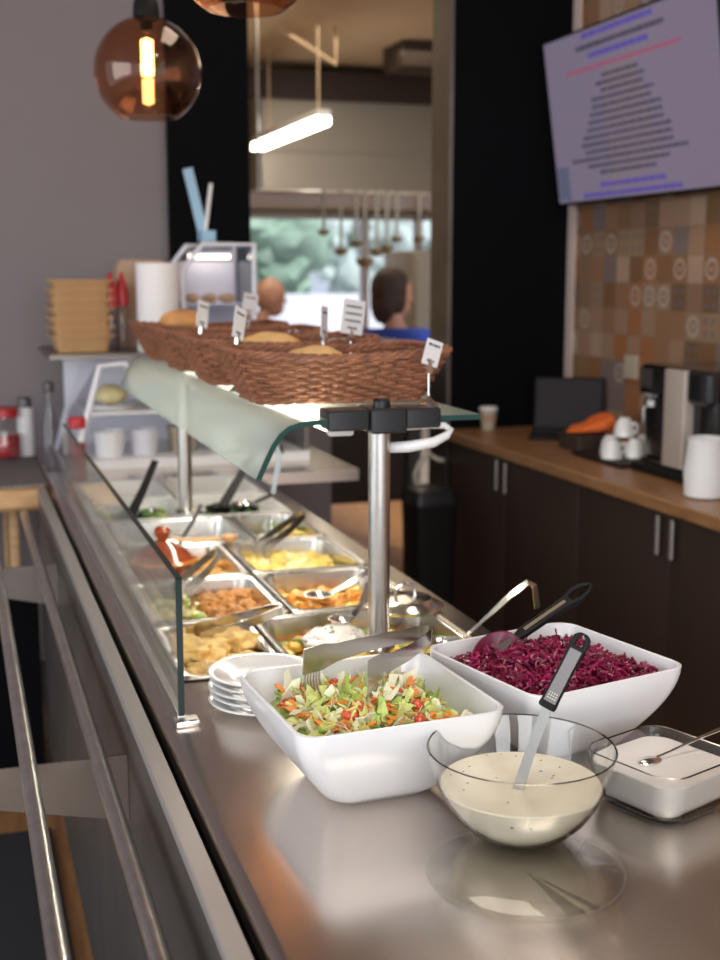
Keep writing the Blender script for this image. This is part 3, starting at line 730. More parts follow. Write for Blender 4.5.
# its spoon/ladle: steel strip shank and grey handle with hanging hole
t = thing('dressing_ladle', 'ladle with a steel shank and grey black handle standing in the creamy dressing', 'ladle', (.572, 1.21, .96))
P0, P1, P2 = Vector((.572, 1.212, .945)), Vector((.6085, 1.205, 1.0605)), Vector((.650, 1.200, 1.142))
MB().strip([P0, P0.lerp(P1, .5) + Vector((-.0008, 0, 0)), P1 + (P2 - P1) * .05], [.0125, .012, .011], .002, up=(-.55, -.75, .15)).build('shank', 'tongsteel', t)
MB().lathe([(.001, 0), (.018, .003), (.026, .010), (.028, .016), (.027, .016), (.018, .0045), (.001, .0015)], (.572, 1.212, .930), 28).build('ladle_bowl', 'polished', t)
d = P2 - P1; dn = d.normalized(); upn = Vector((-.50, -.80, .2)); side = dn.cross(upn).normalized(); upn = side.cross(dn)
hb = MB()
hb.loft([bar_ring(P1 + d * u, w_, t_) for u, w_, t_ in ((0, .0095, .006), (.03, .0105, .0068), (.12, .0100, .0066), (.5, .0092, .0064), (.84, .0105, .0064))], True, True)
for s_ in (-1, 1):
    hb.loft([bar_ring(P1 + d * u + side * s_ * k, .0034, .006) for u, k in ((.82, .0070), (.90, .0074), (.96, .0064), (1.0, .0032), (1.012, 0))], True, True)
hb.build('handle', 'black', t)
MB().loft([[P1 + d * u + side * q + upn * .0072 for q in (-w_, w_)] + [P1 + d * u + side * q + upn * .0058 for q in (w_, -w_)] for u, w_ in ((.09, .0070), (.5, .0066), (.80, .0068))], True, True).build('handle_plate', 'spoonhandle', t)
mk = MB()
for k in range(3):
    for q in range(4): 
        cc = P1 + d * (.14 + .035 * k) + side * ((q - 1.5) * .0028) + upn * .0073
        mk.blob(cc, (.0009, .0009, .0007), 0, 1, 1, 1)
mk.build('handle_marking', 'lettucew', t)

# square glass container with white sauce
SQ = (.795, 1.262, math.radians(20))
hr_ = .071
b = MB(); rg = []
P_ = [(.046, 0, .02), (.054, .0012, .026), (.060, .008, .028), (.066, .024, .03), (.0685, .045, .030), (.0705, .050, .030), (hr_, .065, .030), (hr_ - .0015, .0663, .029), (hr_ - .003, .065, .028), (.0675, .050, .028), (.0655, .045, .028), (.063, .024, .027), (.057, .010, .026), (.050, .005, .022)]
b.loft([[(p[0], p[1], z) for p in rsq(h_, h_, rr_, 8)] for h_, z, rr_ in P_], True, True)
g = b.build('glass_container', 'clearglass', None, (0, 0, 0)); lift(g, (SQ[0], SQ[1], ZC), SQ[2]); tag(g, 'square clear glass dish of white sauce at the right edge of the counter', 'dish')
b = MB(); b.loft([[(p[0], p[1], z) for p in rsq(h_, h_, rr_, 8)] for h_, z, rr_ in ((.049, .0055, .022), (.0565, .0105, .026), (.0625, .0245, .027), (.0652, .0450, .028), (.0668, .0515, .028), (.0660, .0530, .028), (.03, .0526, .02))], True, True)
g = b.build('white_sauce', 'creamw', None, (0, 0, 0)); lift(g, (SQ[0], SQ[1], ZC), SQ[2]); tag(g, 'thick white sauce in the square glass dish', 'sauce')
t = thing('teaspoon', 'thin steel teaspoon lying in the white sauce over the dish rim', 'spoon', (.785, 1.262, .945))
sb = MB().blob((.778, 1.262, .9545), (.018, .011, .0045), 0, 1, 1, 3, rot=RZ(.25)); sb.build('spoon_bowl', 'polished', t)
MB().strip([(.788, 1.2645, .957), (.812, 1.270, .960), (.850, 1.274, .9695), (.905, 1.276, .983)], [.004, .0035, .005, .009], .0014).build('handle', 'polished', t)

# saucers
sx, sy = .412, 1.742
lbs = ['white saucer at the bottom of the stack beside the salad bowl', 'second white saucer up in the stack beside the salad bowl', 'middle white saucer of the stack beside the salad bowl', 'fourth white saucer up in the stack beside the salad bowl', 'topmost white saucer of the stack beside the salad bowl']
proto = None
for i in range(5):
    if proto is None:
        proto = MB().lathe([(.0, 0), (.040, 0), (.043, .0015), (.055, .004), (.075, .0125), (.0795, .0150), (.080, .0165), (.078, .0172), (.070, .0150), (.052, .0068), (.043, .0055), (.028, .0052), (.026, .0042), (0, .0042)], (0, 0, 0), 56).build('saucer', 'ceramic', None, (0, 0, 0)); o = proto
    else: o = proto.copy(); COL.objects.link(o)
    o.location = (sx + (.002 if i % 2 else -.001), sy + .001 * (i % 3), ZC + i * .0105)
    tag(o, lbs[i], 'saucer', 'stacked saucers')

# ------------------------------------------------------------------ wicker baskets on the shelf
def make_basket(label):
    t = thing('bread_basket', label, 'basket', (0, 0, 0), 'wicker bread baskets')
    H = .081
    def ring(u, k, dx=0):      # u 0..1 height; superellipse outline
        hx, hy = .152 + .045 * u, .092 + .036 * u
        zz = H * u
        return hx + dx, hy + dx, zz
    n = 44
    def outline(hx, hy, m):
        pts = rsq(hx, hy, .028, 8); L = [0]
        for i in range(len(pts)): L.append(L[-1] + math.dist(pts[i], pts[(i + 1) % len(pts)]))
        out = []; j = 0
        for k in range(m):
            s = L[-1] * k / m
            while L[j + 1] < s: j += 1
            q = (s - L[j]) / (L[j + 1] - L[j]); a, b_ = pts[j], pts[(j + 1) % len(pts)]
            out.append((a[0] + (b_[0] - a[0]) * q, a[1] + (b_[1] - a[1]) * q))
        return out
    wv = MB(); rows = 13
    for k in range(rows):
        u = (k + .5) / rows; hx, hy, z = ring(u, k)
        sag = lambda x, y: 0.010 * u * (abs(x) / .2) ** 2     # corners sweep up
        base = outline(hx, hy, n * 4); pts = []
        for i, p in enumerate(base):
            a = math.hypot(*p); s = math.sin(i * PI / 4 + (k % 2) * PI + PI / 4) * .0066
            pts.append((p[0] * (1 + s / a), p[1] * (1 + s / a), z + sag(*p)))
        wv.tube(pts, .0030, 6, closed=True)
    wv.build('woven_wall', 'wicker', t)
    st = MB()
    for i in range(n):
        p0 = outline(.152, .092, n)[i]; p1 = outline(.197, .128, n)[i]
        st.tube([(p0[0], p0[1], .002), ((p0[0] + p1[0]) / 2, (p0[1] + p1[1]) / 2, H / 2 + .004), (p1[0], p1[1], H + .010 * (abs(p1[0]) / .2) ** 2)], .0024, 5)
    st.build('stakes', 'wicker', t)
    rm = MB()
    for ph in (0, 2.1, 4.2):
        base = outline(.199, .130, 150)
        rm.tube([(p[0] * (1 + .004 * math.cos(i * .9 + ph) / .2), p[1] * (1 + .004 * math.cos(i * .9 + ph) / .2), H + .004 + .010 * (abs(p[0]) / .2) ** 2 + .004 * math.sin(i * .9 + ph)) for i, p in enumerate(base)], .0038, 6, closed=True)
    rm.build('braided_rim', 'wicker', t)
    fb = MB()
    for ph in (0, PI):
        base = outline(.153, .093, 120)
        fb.tube([(p[0] * (1 + .002 * math.cos(i * .9 + ph) / .15), p[1] * (1 + .002 * math.cos(i * .9 + ph) / .15), .005 + .003 * math.sin(i * .9 + ph)) for i, p in enumerate(base)], .0035, 6, closed=True)
    fb.loft([[(p[0], p[1], z) for p in rsq(.151, .091, .028, 6)] for z in (.002, .007)], True, True)
    fb.build('base', 'wicker', t)
    return t
bk = make_basket('brown wicker basket at the near end of the glass shelf')
BY = [2.265, 2.675, 3.075, 3.45]
lift(bk, (.672, BY[0], SZ + .0005))
for y, lb in zip(BY[1:], ['second brown wicker basket from the near end of the glass shelf', 'third brown wicker basket from the near end of the glass shelf', 'farthest brown wicker basket on the glass shelf, by the white paper roll']):
    dup(bk, (.672, y, SZ + .0005), 0, lb)
r = random.Random(4)
def loaf(x, y, z, rad, lb, rot=0, m_='bread', name='bread_roll'):
    o = MB().blob((x, y, z), rad, .12, 1.6, int(x * 100 + y * 10), 4, rot=RZ(rot)).build(name, m_, None, (x, y, z - rad[2])); tag(o, lb, 'bread', 'rolls in the baskets'); return o
for bi, y in enumerate(BY):
    w_ = ['nearest', 'second', 'third', 'farthest'][bi]
    loaf(.60, y - .03, SZ + .045, (.055, .04, .038), f'orange brown bread roll on the left in the {w_} basket', .3)
    loaf(.735, y - .035, SZ + .043, (.055, .045, .036), f'orange brown bread roll on the right in the {w_} basket', -.4, 'pastry')
    loaf(.665, y + .040, SZ + .043, (.060, .036, .036), f'bread roll at the back of the {w_} basket', .1)
loaf(.650, BY[0] + .02, SZ + .078, (.055, .04, .020), 'orange bread slice topping the nearest basket', .2, 'pastry')
loaf(.66, BY[1] + .01, SZ + .080, (.07, .045, .026), 'orange bread topping the second basket', .1, 'pastry')
loaf(.60, BY[3] - .02, SZ + .100, (.065, .05, .036), 'large round loaf rising out of the farthest basket', .2)

# price cards on stands
def card_stand(label, base, top_h, tilt, yaw, w_=.040, h_=.048, lines=2):
    t = thing('price_card_stand', label, 'price card', (0, 0, 0), 'price card stands')
    MB().lathe([(.0, 0), (.017, 0), (.018, .002), (.014, .006), (.005, .013), (.0018, .018)], (0, 0, 0), 24).build('foot', 'polished', t)
    MB().tube([(0, 0, .012), (0, 0, top_h)], .0016, 8).build('wire', 'polished', t)
    MB().loft([[(-.006 * k, -.003, top_h + z), (.006 * k, -.003, top_h + z), (.006 * k, .003, top_h + z), (-.006 * k, .003, top_h + z)] for k, z in ((1.2, -.004), (1, .004), (.3, .022))], True, True).build('clip', 'polished', t)
    m_ = Matrix.Translation((0, 0, top_h + .010)) @ Matrix.Rotation(tilt, 4, 'Y')
    cd = MB().box(-w_ / 2, w_ / 2, -.0006, .0006, 0, h_).xform(m_).build('card', 'card', t)
    tx = MB()
    for k in range(lines):
        z = h_ * (.80 - .62 * k / max(lines - 1, 1)); hw = w_ * (.36 if k != lines - 1 else .22); x = -hw; rr = random.Random(k * 7 + int(top_h * 1000))
        while x < hw:
            L_ = min(rr.uniform(.003, .007), hw - x)
            tx.box(x, x + L_, -.0009, -.0006, z - .0022, z + .0022); x += L_ + .0016
    tx.xform(m_).build('printed_text', 'ink', cd)
    lift(t, base, yaw); return t
card_stand('white price card on a chrome stand at the right end of the near basket', (.800, 2.075, SZ + .0004), .062, .32, .28, .036, .046)
card_stand('large white card with four printed lines behind the nearest basket', (.775, 2.455, SZ + .0004), .100, .15, .3, .054, .070, 4)
card_stand('narrow white card turned edgeways behind the nearest basket', (.717, 2.455, SZ + .0004), .095, .1, 1.0, .046, .062)
card_stand('white card on a stand beside the left of the nearest basket', (.538, 2.455, SZ + .0004), .095, .3, .85, .046, .062)
card_stand('white card on a stand between the second and third baskets', (.545, 2.87, SZ + .0004), .10, .2, .8, .045, .06)
card_stand('small white card far back between the third and farthest baskets', (.745, 3.26, SZ + .0004), .115, .2, .3, .045, .055)

# ------------------------------------------------------------------ display case and what stands on it, far end of the counter
dc = thing('display_case', 'white framed glass display case at the far end of the counter under the takeout trays', 'display case', (.6, 4.3, ZC))
gp = [(.335, .902), (.363, 1.0), (.434, 1.247), (.513, 1.254), (.552, 1.185)]
for y in (4.0, 4.62):
    MB().tube([(x, y, z) for x, z in gp], .010, 8).build('end_frame', 'winframe', dc)
MB().loft([[(x, 4.01, z) for x, z in gp[:3]], [(x, 4.61, z) for x, z in gp[:3]]], closed=False).build('front_pane', 'acrylic', dc)
MB().box(.36, 1.15, 4.12, 4.60, .9, .93).build('case_floor', 'whiteplastic', dc)
MB().box(.41, 1.15, 4.15, 4.60, 1.075, 1.085).build('case_shelf', 'whiteplastic', dc)
MB().box(.29, 1.16, 4.12, 4.66, 1.262, 1.277).build('case_top', 'dullsteel', dc)
MB().box(1.14, 1.155, 4.15, 4.62, .9, 1.262).build('case_side', 'dullsteel', dc)
MB().box(.37, 1.15, 4.60, 4.615, .9, 1.262).build('case_back', 'frost', dc)
o = MB().lathe([(.0, 0), (.075, 0), (.085, .012), (.083, .013), (.0, .006)], (.50, 4.30, 1.085), 32).build('cake_plate', 'ceramic', None, (.50, 4.30, 1.085)); tag(o, 'white plate on the shelf inside the display case', 'plate')
o = MB().blob((.50, 4.30, 1.128), (.055, .055, .035), .15, 2, 3, 3).build('sponge_cake', 'caul', None, (.50, 4.30, 1.093)); tag(o, 'yellow cake on the plate inside the display case', 'cake')
for i, (x, y, m_, lb) in enumerate([(.60, 4.25, 'frost', 'pale lilac tub standing low in the display case'), (.74, 4.28, 'kwall', 'beige tub standing low in the display case'), (.88, 4.25, 'whiteplastic', 'white tub standing low in the display case'), (.48, 4.22, 'ceramic', 'white bowl low in the left of the display case')]):
    o = MB().lathe([(.0, 0), (.045, 0), (.055, .08), (.057, .085), (.052, .085), (.045, .01), (0, .006)], (x, y, .93), 28).build('food_tub', m_, None, (x, y, .93)); tag(o, lb, 'tub')
TZ = 1.2772
# nested kraft trays
def tray_mesh():
    b = MB(); rg = []
    for hx, hy, z in ((.076, .10, 0), (.080, .104, .002), (.092, .118, .055), (.103, .129, .052), (.103, .129, .058), (.090, .116, .057), (.078, .102, .004), (.06, .08, .003)):
        rg.append([(p[0], p[1], z) for p in rsq(hx, hy, .02, 5)])
    return b.loft(rg, True, True).build('takeout_tray', 'kraft', None, (0, 0, 0))
pr = None
for i in range(7):
    if pr is None: pr = tray_mesh(); o = pr
    else: o = pr.copy(); COL.objects.link(o)
    o.location = (.406 + .002 * math.sin(i * 2.3), 4.30 + .002 * math.cos(i * 1.7), TZ + .030 * i); o.rotation_euler = (0, 0, .02 * math.sin(i * 3.1))
    tag(o, 'brown kraft cardboard takeout tray inside the nested stack on the display case', 'takeout tray', 'nested kraft takeout trays')
pr['label'] = 'bottom brown kraft takeout tray of the nested stack on the display case'
o['label'] = 'topmost open brown kraft takeout tray of the nested stack'
# two squeeze bottles with red nozzles
for x, y, lb in ((.500, 4.22, 'clear squeeze bottle with a red pointed cap beside the kraft trays'), (.543, 4.27, 'clear squeeze bottle with a red pointed cap beside the white paper roll')):
    t = thing('squeeze_bottle', lb, 'bottle', (x, y, TZ), 'red capped squeeze bottles')
    MB().lathe([(0, 0), (.026, 0), (.028, .004), (.028, .12), (.022, .150), (.018, .155)], (x, y, TZ), 24, cap1=True).build('bottle_body', 'acrylic', t)
    MB().lathe([(.020, .150), (.024, .152), (.024, .19), (.019, .215), (.008, .25), (.004, .262)], (x, y, TZ), 24, cap0=True, cap1=True).build('cap', 'red', t)
t = thing('paper_roll', 'tall white paper towel roll standing behind the farthest basket', 'paper roll', (.655, 4.22, TZ))
MB().lathe([(.020, 0), (.068, 0), (.070, .004), (.070, .288), (.068, .292), (.020, .292), (.020, 0)], (.655, 4.22, TZ), 40).build('paper', 'paper', t)
MB().lathe([(.0195, .001), (.0195, .291), (.017, .291), (.017, .001), (.0195, .001)], (.655, 4.22, TZ), 24).build('core', 'kraft', t)
b = MB(); b.loft([[(.64 + p[0], 4.52 + p[1], z) for p in rsq(hx, .06, .01, 3)] for hx, z in ((.09, TZ), (.092, TZ + .2), (.085, TZ + .28), (.07, TZ + .305))], True, True)
o = b.build('paper_bag', 'kraftbag', None, (.64, 4.52, TZ)); tag(o, 'tan paper bag half hidden behind the white paper roll', 'bag')
# acrylic cake cabinet
AX0, AX1, AY0, AY1 = .745, .992, 4.24, 4.56
t = thing('acrylic_cabinet', 'clear acrylic pastry cabinet with an added glow at the top, left of the kitchen opening', 'cabinet', ((AX0 + AX1) / 2, 4.4, TZ))
pf = [(AX0, TZ), (AX0, TZ + .27), (AX0 + .07, TZ + .355), (AX1, TZ + .355), (AX1, TZ)]
for y in (AY0, AY1): MB().tube([(x, y, z) for x, z in pf], .009, 8, closed=True).build('cabinet_frame', 'frost', t)
MB().loft([[(x, AY0 + .004, z) for x, z in pf], [(x, AY1 - .004, z) for x, z in pf]], False, False).build('cabinet_shell', 'acrylic', t)
MB().loft([[(x, AY0, z) for x, z in pf], [(x, AY0 + .003, z) for x, z in pf]], True, True).build('cabinet_front', 'acrylic', t)
MB().box(AX0 + .01, AX1 - .01, AY0 + .02, AY1 - .01, TZ + .15, TZ + .156).build('cabinet_shelf', 'frost', t)
MB().box(AX0 + .02, AX1 - .01, AY1 - .03, AY1 - .015, TZ + .06, TZ + .30).build('reflection_back', 'frost', t)  # pale sheet standing in for whitish reflections in the cabinet
lf = MB().box(AX0 + .06, AX1 - .03, AY1 - .10, AY1 - .06, TZ + .325, TZ + .340).build('glow_mount', 'whiteplastic', t)  # mount of the added glow
MB().box(AX0 + .065, AX1 - .035, AY1 - .098, AY1 - .062, TZ + .308, TZ + .325).build('glow_strip', 'cabinet_glow', lf)  # glow put in for reflections of the kitchen lights
for i in range(3):
    x = AX0 + .06 + i * .062
    o = MB().blob((x, 4.40, TZ + .173), (.028, .04, .017), .2, 2, i + 60, 3).build('pastry', 'pastry', None, (x, 4.40, TZ + .156)); tag(o, ['pale pastry on the left of the acrylic cabinet shelf', 'pale pastry in the middle of the acrylic cabinet shelf', 'pale pastry on the right of the acrylic cabinet shelf'][i], 'pastry', 'pastries in the acrylic cabinet')
# straw box on top of the cabinet
CZ = TZ + .3645
t = thing('straw_box', 'pale blue carton with tall sticks leaning in it, on top of the acrylic cabinet', 'box', (.80 + .05, 4.38, CZ))
b = MB(); bx0, bx1, by0, by1 = .83, .885, 4.35, 4.41
b.box(bx0, bx1, by0, by0 + .003, CZ, CZ + .04); b.box(bx0, bx1, by1 - .003, by1, CZ, CZ + .04); b.box(bx0, bx0 + .003, by0, by1, CZ, CZ + .04); b.box(bx1 - .003, bx1, by0, by1, CZ, CZ + .04); b.box(bx0, bx1, by0, by1, CZ, CZ + .003)
b.build('carton', 'sky', t)
for lb, p0, p1, w_, m_ in (('broad pale blue paddle standing in the blue carton', (.85, 4.38, CZ + .004), (.795, 4.385, CZ + .25), .034, 'sky'), ('thin grey stick leaning right in the blue carton', (.845, 4.37, CZ + .004), (.873, 4.372, CZ + .20), .012, 'whiteplastic')):
    o = MB().strip([p0, p1], w_, .006, up=(0, -1, 0)).build('stirring_stick', m_, None, p0); tag(o, lb, 'stick')

# bottles on the counter beyond the glass guard
def bottle(name, label, x, y, z, prof, m_, capprof=None, capm=None, inner=None, im=None):
    t = thing(name, label, 'bottle', (x, y, z))
    MB().lathe(prof, (x, y, z), 28, cap0=True, cap1=True).build('bottle_body', m_, t)
    if capprof: MB().lathe(capprof, (x, y, z), 28, cap0=True, cap1=True).build('cap', capm, t)
    if inner: MB().lathe(inner, (x, y, z), 28, cap0=True, cap1=True).build('contents', im, t)
    return t
bottle('ketchup_bottle', 'bottle with a pale red cap behind the far end of the glass guard', .345, 4.05 - .18, ZC, [(.022, 0), (.026, .003), (.026, .15), (.022, .17)], 'bowlglass', [(.024, .17), (.026, .172), (.026, .20), (.022, .205)], 'red', [(.020, .006), (.023, .008), (.023, .125)], 'redjuice')
bottle('glass_bottle', 'tall clear glass bottle with a grey top beside the display case', .285, 4.16, ZC, [(.03, 0), (.034, .004), (.034, .15), (.015, .21), (.013, .26)], 'acrylic', [(.017, .255), (.018, .26), (.018, .285), (.012, .29)], 'spoonhandle')
# wooden side table
TB = thing('side_table', 'light wood table with a grey runner at the far end of the tray rails', 'table', (-.05, 4.2, 0))
MB().bbox(-.40, .244, 3.84, 4.62, .826, .902, .012).build('table_top', 'wood', TB)
for x, y in ((-.36, 3.95), (.150, 3.95), (-.36, 4.58), (.150, 4.58)):
    MB().bbox(x - .014, x + .014, y - .014, y + .014, 0, .83, .004).build('leg', 'wood', TB)
rn = MB().bbox(-.39, .250, 3.832, 4.60, .9025, .9075, .002)
rn = rn.build('table_runner', 'greyrunner', None, (-.08, 4.2, .9025)); tag(rn, 'dark grey runner cloth on the light wood table', 'cloth')
fr = MB()
for i in range(41): fr.blob((-.39 + i * .0155, 3.829, .905), (.004, .003, .004), 0, 1, 1, 1)
fr.build('beaded_edge', 'trim', rn)
jt = thing('juice_jar', 'glass jar of red juice with a red lid on the grey runner', 'jar', (.150, 4.44, .9077))
MB().lathe([(.0, 0), (.052, 0), (.056, .005), (.056, .115), (.045, .135), (.045, .145), (.043, .145), (.043, .134), (.0535, .113), (.0535, .006), (0, .004)], (.150, 4.44, .9077), 36).build('jar_glass', 'bowlglass', jt)
MB().lathe([(.0, .006), (.0525, .006), (.0525, .082), (0, .082)], (.150, 4.44, .9077), 36).build('juice', 'redjuice', jt)
MB().lathe([(.046, .14), (.050, .142), (.050, .168), (.046, .174), (.0, .176)], (.150, 4.44, .9077), 36, cap0=True).build('jar_lid', 'red', jt)
MB().tube([(.107, 4.435, 1.05), (.087, 4.42, 1.04), (.085, 4.42, .98), (.099, 4.43, .96)], .006, 8).build('jar_handle', 'bowlglass', jt)
bottle('white_bottle', 'white cylindrical bottle with a grey lid on the table beside the red juice', .222, 4.47, .9077, [(.026, 0), (.028, .004), (.028, .16), (.024, .17)], 'whiteplastic', [(.022, .17), (.024, .172), (.024, .20), (.018, .205)], 'spoonhandle')
# dark crate and grey board below the table
o = MB().box(-.28, .205, 3.80, 3.92, .003, .60).build('storage_box', 'blackwall', None, (0, 3.86, 0)); tag(o, 'dark box on the floor under the light wood table', 'box')
o = MB().bbox(-1.6, .19, 1.2, 3.39, .001, .012, .004).build('floor_mat', 'mat_', None, (-.7, 2.3, 0)); tag(o, 'charcoal doormat on the wooden floor below the tray rails', 'mat')

# ------------------------------------------------------------------ pendants
def pendant(name, label, x, y, zc):
    t = thing(name, label, 'lamp', (x, y, zc), 'amber globe pendants')
    R = .131; th0 = math.asin(.030 / R); th1 = PI - math.asin(.0715 / R)
    pr = []
    for i in range(41):
        a = th0 + (th1 - th0) * i / 40; pr.append((R * math.sin(a), R * math.cos(a)))
    inn = [(r_ - .003, z_) for r_, z_ in pr[::-1]]
    MB().lathe(pr + inn, (x, y, zc), 56).build('globe', 'amber', t)
    so = MB().lathe([(.001, .205), (.010, .203), (.018, .185), (.031, .160), (.033, .128), (.028, .122), (.016, .118), (.014, .096), (.001, .095)], (x, y, zc), 28).build('socket', 'black', t)
    MB().tube([(x, y, zc + .20), (x, y, 3.285)], .004, 8).build('cord', 'black', t)
    MB().lathe([(.05, 0), (.05, .012), (.02, .022), (.001, .024)], (x, y, 3.275), 28, cap0=True).build('ceiling_rose', 'black', t)
    bl = MB().lathe([(.012, .098), (.0185, .085), (.0185, -.070), (.012, -.086), (.001, -.090)], (x, y, zc), 24, cap0=True).build('bulb', 'bowlglass', t)
    MB().lathe([(.001, .080), (.0150, .074), (.0150, -.008), (.001, -.012)], (x, y, zc), 20).build('filament', 'filament', bl)
    MB().lathe([(.001, -.014), (.0135, -.018), (.0135, -.074), (.001, -.079)], (x, y, zc), 20).build('filament', 'filament2', bl)
    return t
pendant('pendant_lamp', 'amber glass globe pendant with a glowing tube bulb against the grey wall', .487, 3.2, 1.54 + .485)
pendant('pendant_lamp', 'amber globe pendant cut off by the top edge, nearer than the other', .540, 2.35, 2.013 + .110)

# ------------------------------------------------------------------ right side: back counter, TV
CX = 1.905
for i, (ya, yb) in enumerate(((3.61, 4.735), (2.48, 3.605), (1.35, 2.475))):
    t = thing('base_cabinet', ['dark brown base cabinet at the far end under the laptop', 'dark brown base cabinet below the coffee machine and white jug', 'dark brown base cabinet nearest, below the right edge of the picture'][i], 'cabinet', (2.2, (ya + yb) / 2, 0), 'dark base cabinets')
    MB().box(CX + .035, 2.472, ya, yb, .08, .862).build('cabinet_body', 'cab', t)
    MB().box(CX + .07, 2.47, ya, yb, 0, .08).build('plinth', 'black', t)
    ym = (ya + yb) / 2 + .01
    for a, c, hs in ((ya + .003, ym - .002, -1), (ym + .002, yb - .003, 1)):
        d_ = MB().bbox(CX + .014, CX + .034, a, c, .09, .858, .002).build('door', 'cab', t)
        hy_ = ym + hs * .038
        MB().bbox(CX - .010, CX - .002, hy_ - .008, hy_ + .008, .735, .850, .002).build('handle', 'trim', d_)
MB_ = MB().bbox(CX - .012, 2.474, 1.30, 4.755, .863, .902, .004).build('wooden_worktop', 'oak', None, (2.2, 3.0, .863)); tag(MB_, 'butcher block worktop along the tiled wall', 'worktop')
WZ = .9024
# TV
tv = thing('wall_television', 'large wall television with a lilac menu screen tilted down over the tiles', 'television', (2.33, 4.13, 2.12))
TL = Matrix.Translation((2.335, 4.105, 2.12)) @ Matrix.Rotation(math.radians(-8.4), 4, 'Y') @ Matrix.Rotation(-PI / 2, 4, 'Z')
# local frame: x = along the screen from left (far) to right (near), y = out of the wall is -y, z = up
WT, HT = 1.20, .64
def tvb(b): return b.xform(TL)
tvb(MB().bbox(-WT / 2, WT / 2, -.004, .035, -HT / 2, HT / 2, .004)).build('casing', 'black', tv)
scr = tvb(MB().box(-WT / 2 + .010, WT / 2 - .010, -.006, -.004, -HT / 2 + .012, HT / 2 - .010)).build('screen', 'screen', tv)
MB().box(2.37, 2.475, 3.95, 4.30, 2.0, 2.2).build('wall_bracket', 'black', tv)
def textline(name, xc, z, width, h, r, m_):
    b = MB(); x = xc - width / 2; y = -.0072
    while x < xc + width / 2:
        L = min(r.uniform(.012, .05), xc + width / 2 - x)
        b.box(x, x + L, y, -.0055, z - h / 2, z + h / 2); x += L + .007
    b.box(xc - width / 2, xc + width / 2, -.0062, -.0058, z - h * .12, z + h * .12)
    return tvb(b).build(name, m_, scr)
r = random.Random(2)
pl = MB(); pl.loft([[(x, y, z) for x, z in ((-.155, .155), (.06, .19), (.22, -.18), (-.16, -.30))] for y in (-.0061, -.0055)], True, True); tvb(pl).build('pale_panel', 'scr_pale', scr)
textline('heading_line', -.03, .290, .50, .020, r, 'scr_blue'); textline('heading_line', -.02, .250, .62, .018, r, 'scr_dark'); textline('heading_line', -.03, .215, .42, .020, r, 'scr_blue'); textline('notice_line', -.02, .172, .80, .014, r, 'scr_red')
wd = [.26, .34, .30, .44, .42, .50, .52, .54, .62, .64, .62, .82, .58, .40]
for i, w_ in enumerate(wd): textline('menu_line', -.03 + r.uniform(-.01, .01), .135 - i * .0265, w_, .0125, r, 'scr_dark')
textline('footer_line', -.01, -.255, .46, .017, r, 'scr_blue'); textline('footer_line', -.03, -.290, .70, .017, r, 'scr_blue')
gy = MB().box(-.58, -.485, -.0072, -.0055, -.30, -.17); tvb(gy).build('grey_block', 'scr_teal', scr)

# laptop
t = thing('laptop', 'black laptop standing open on the wooden worktop by the black wall', 'laptop', (2.315, 4.46, WZ))
A = Matrix.Translation((2.315, 4.46, WZ)) @ Matrix.Rotation(math.radians(-30), 4, 'Z')
def lp(b): return b.xform(A)
ls = lp(MB().bbox(-.138, .138, -.22, 0, 0, .016, .003)).build('keyboard_base', 'black', t)
B_ = A @ Matrix.Translation((0, .004, .012)) @ Matrix.Rotation(math.radians(-14), 4, 'X')
lsn = MB().bbox(-.138, .138, -.001, .010, 0, .215, .003).xform(B_).build('display_lid', 'black', t)
MB().box(-.127, .127, -.0022, -.001, .018, .203).xform(B_).build('display', 'scr_lap', lsn)
kb = MB()
for i in range(12):
    for k in range(4): kb.box(-.122 + i * .0205, -.106 + i * .0205, -.19 + k * .03 + .06, -.166 + k * .03 + .06, .0158, .018)
lp(kb).build('keys', 'bracket', ls)
# paper cup
t = thing('paper_cup', 'small paper cup with a pale lid by the black wall, left of the laptop', 'cup', (2.075, 4.70, WZ))
MB().lathe([(.0, 0), (.026, 0), (.036, .078)], (2.075, 4.70, WZ), 28, cap1=True).build('cup_body', 'kwall', t)
MB().lathe([(.026, .0783), (.038, .079), (.038, .087), (.034, .093), (.0, .093)], (2.075, 4.70, WZ), 28, cap0=True).build('cup_lid', 'whiteplastic', t)
MB().lathe([(.0305, .030), (.0348, .060)], (2.075, 4.70, WZ), 28).build('cup_sleeve', 'kraftbag', t)
# orange bag over a dark caddy
t = thing('napkin_caddy', 'dark box below the orange cloth on the worktop', 'box', (2.19, 4.06, WZ))
b = MB(); b.bbox(2.11, 2.27, 3.98, 4.14, WZ, WZ + .055, .004); b.build('caddy_body', 'cab', t)
b = MB(); rg = []
for u, hw, hh, z in ((0, .006, .004, .062), (.25, .05, .009, .072), (.5, .045, .016, .078), (.7, .07, .020, .090), (.9, .06, .030, .098), (1, .03, .02, .106)):
    rg.append([(2.12 + .15 * u, 4.09 - .05 * u + p[0], WZ + z + p[1]) for p in rsq(hw, hh, min(hw, hh) * .8, 4)])
b.loft(rg, True, True)
o = b.build('orange_cloth', 'orange', None, (2.19, 4.06, WZ + .057)); tag(o, 'crumpled orange cloth lying between the laptop and the white cups', 'cloth')
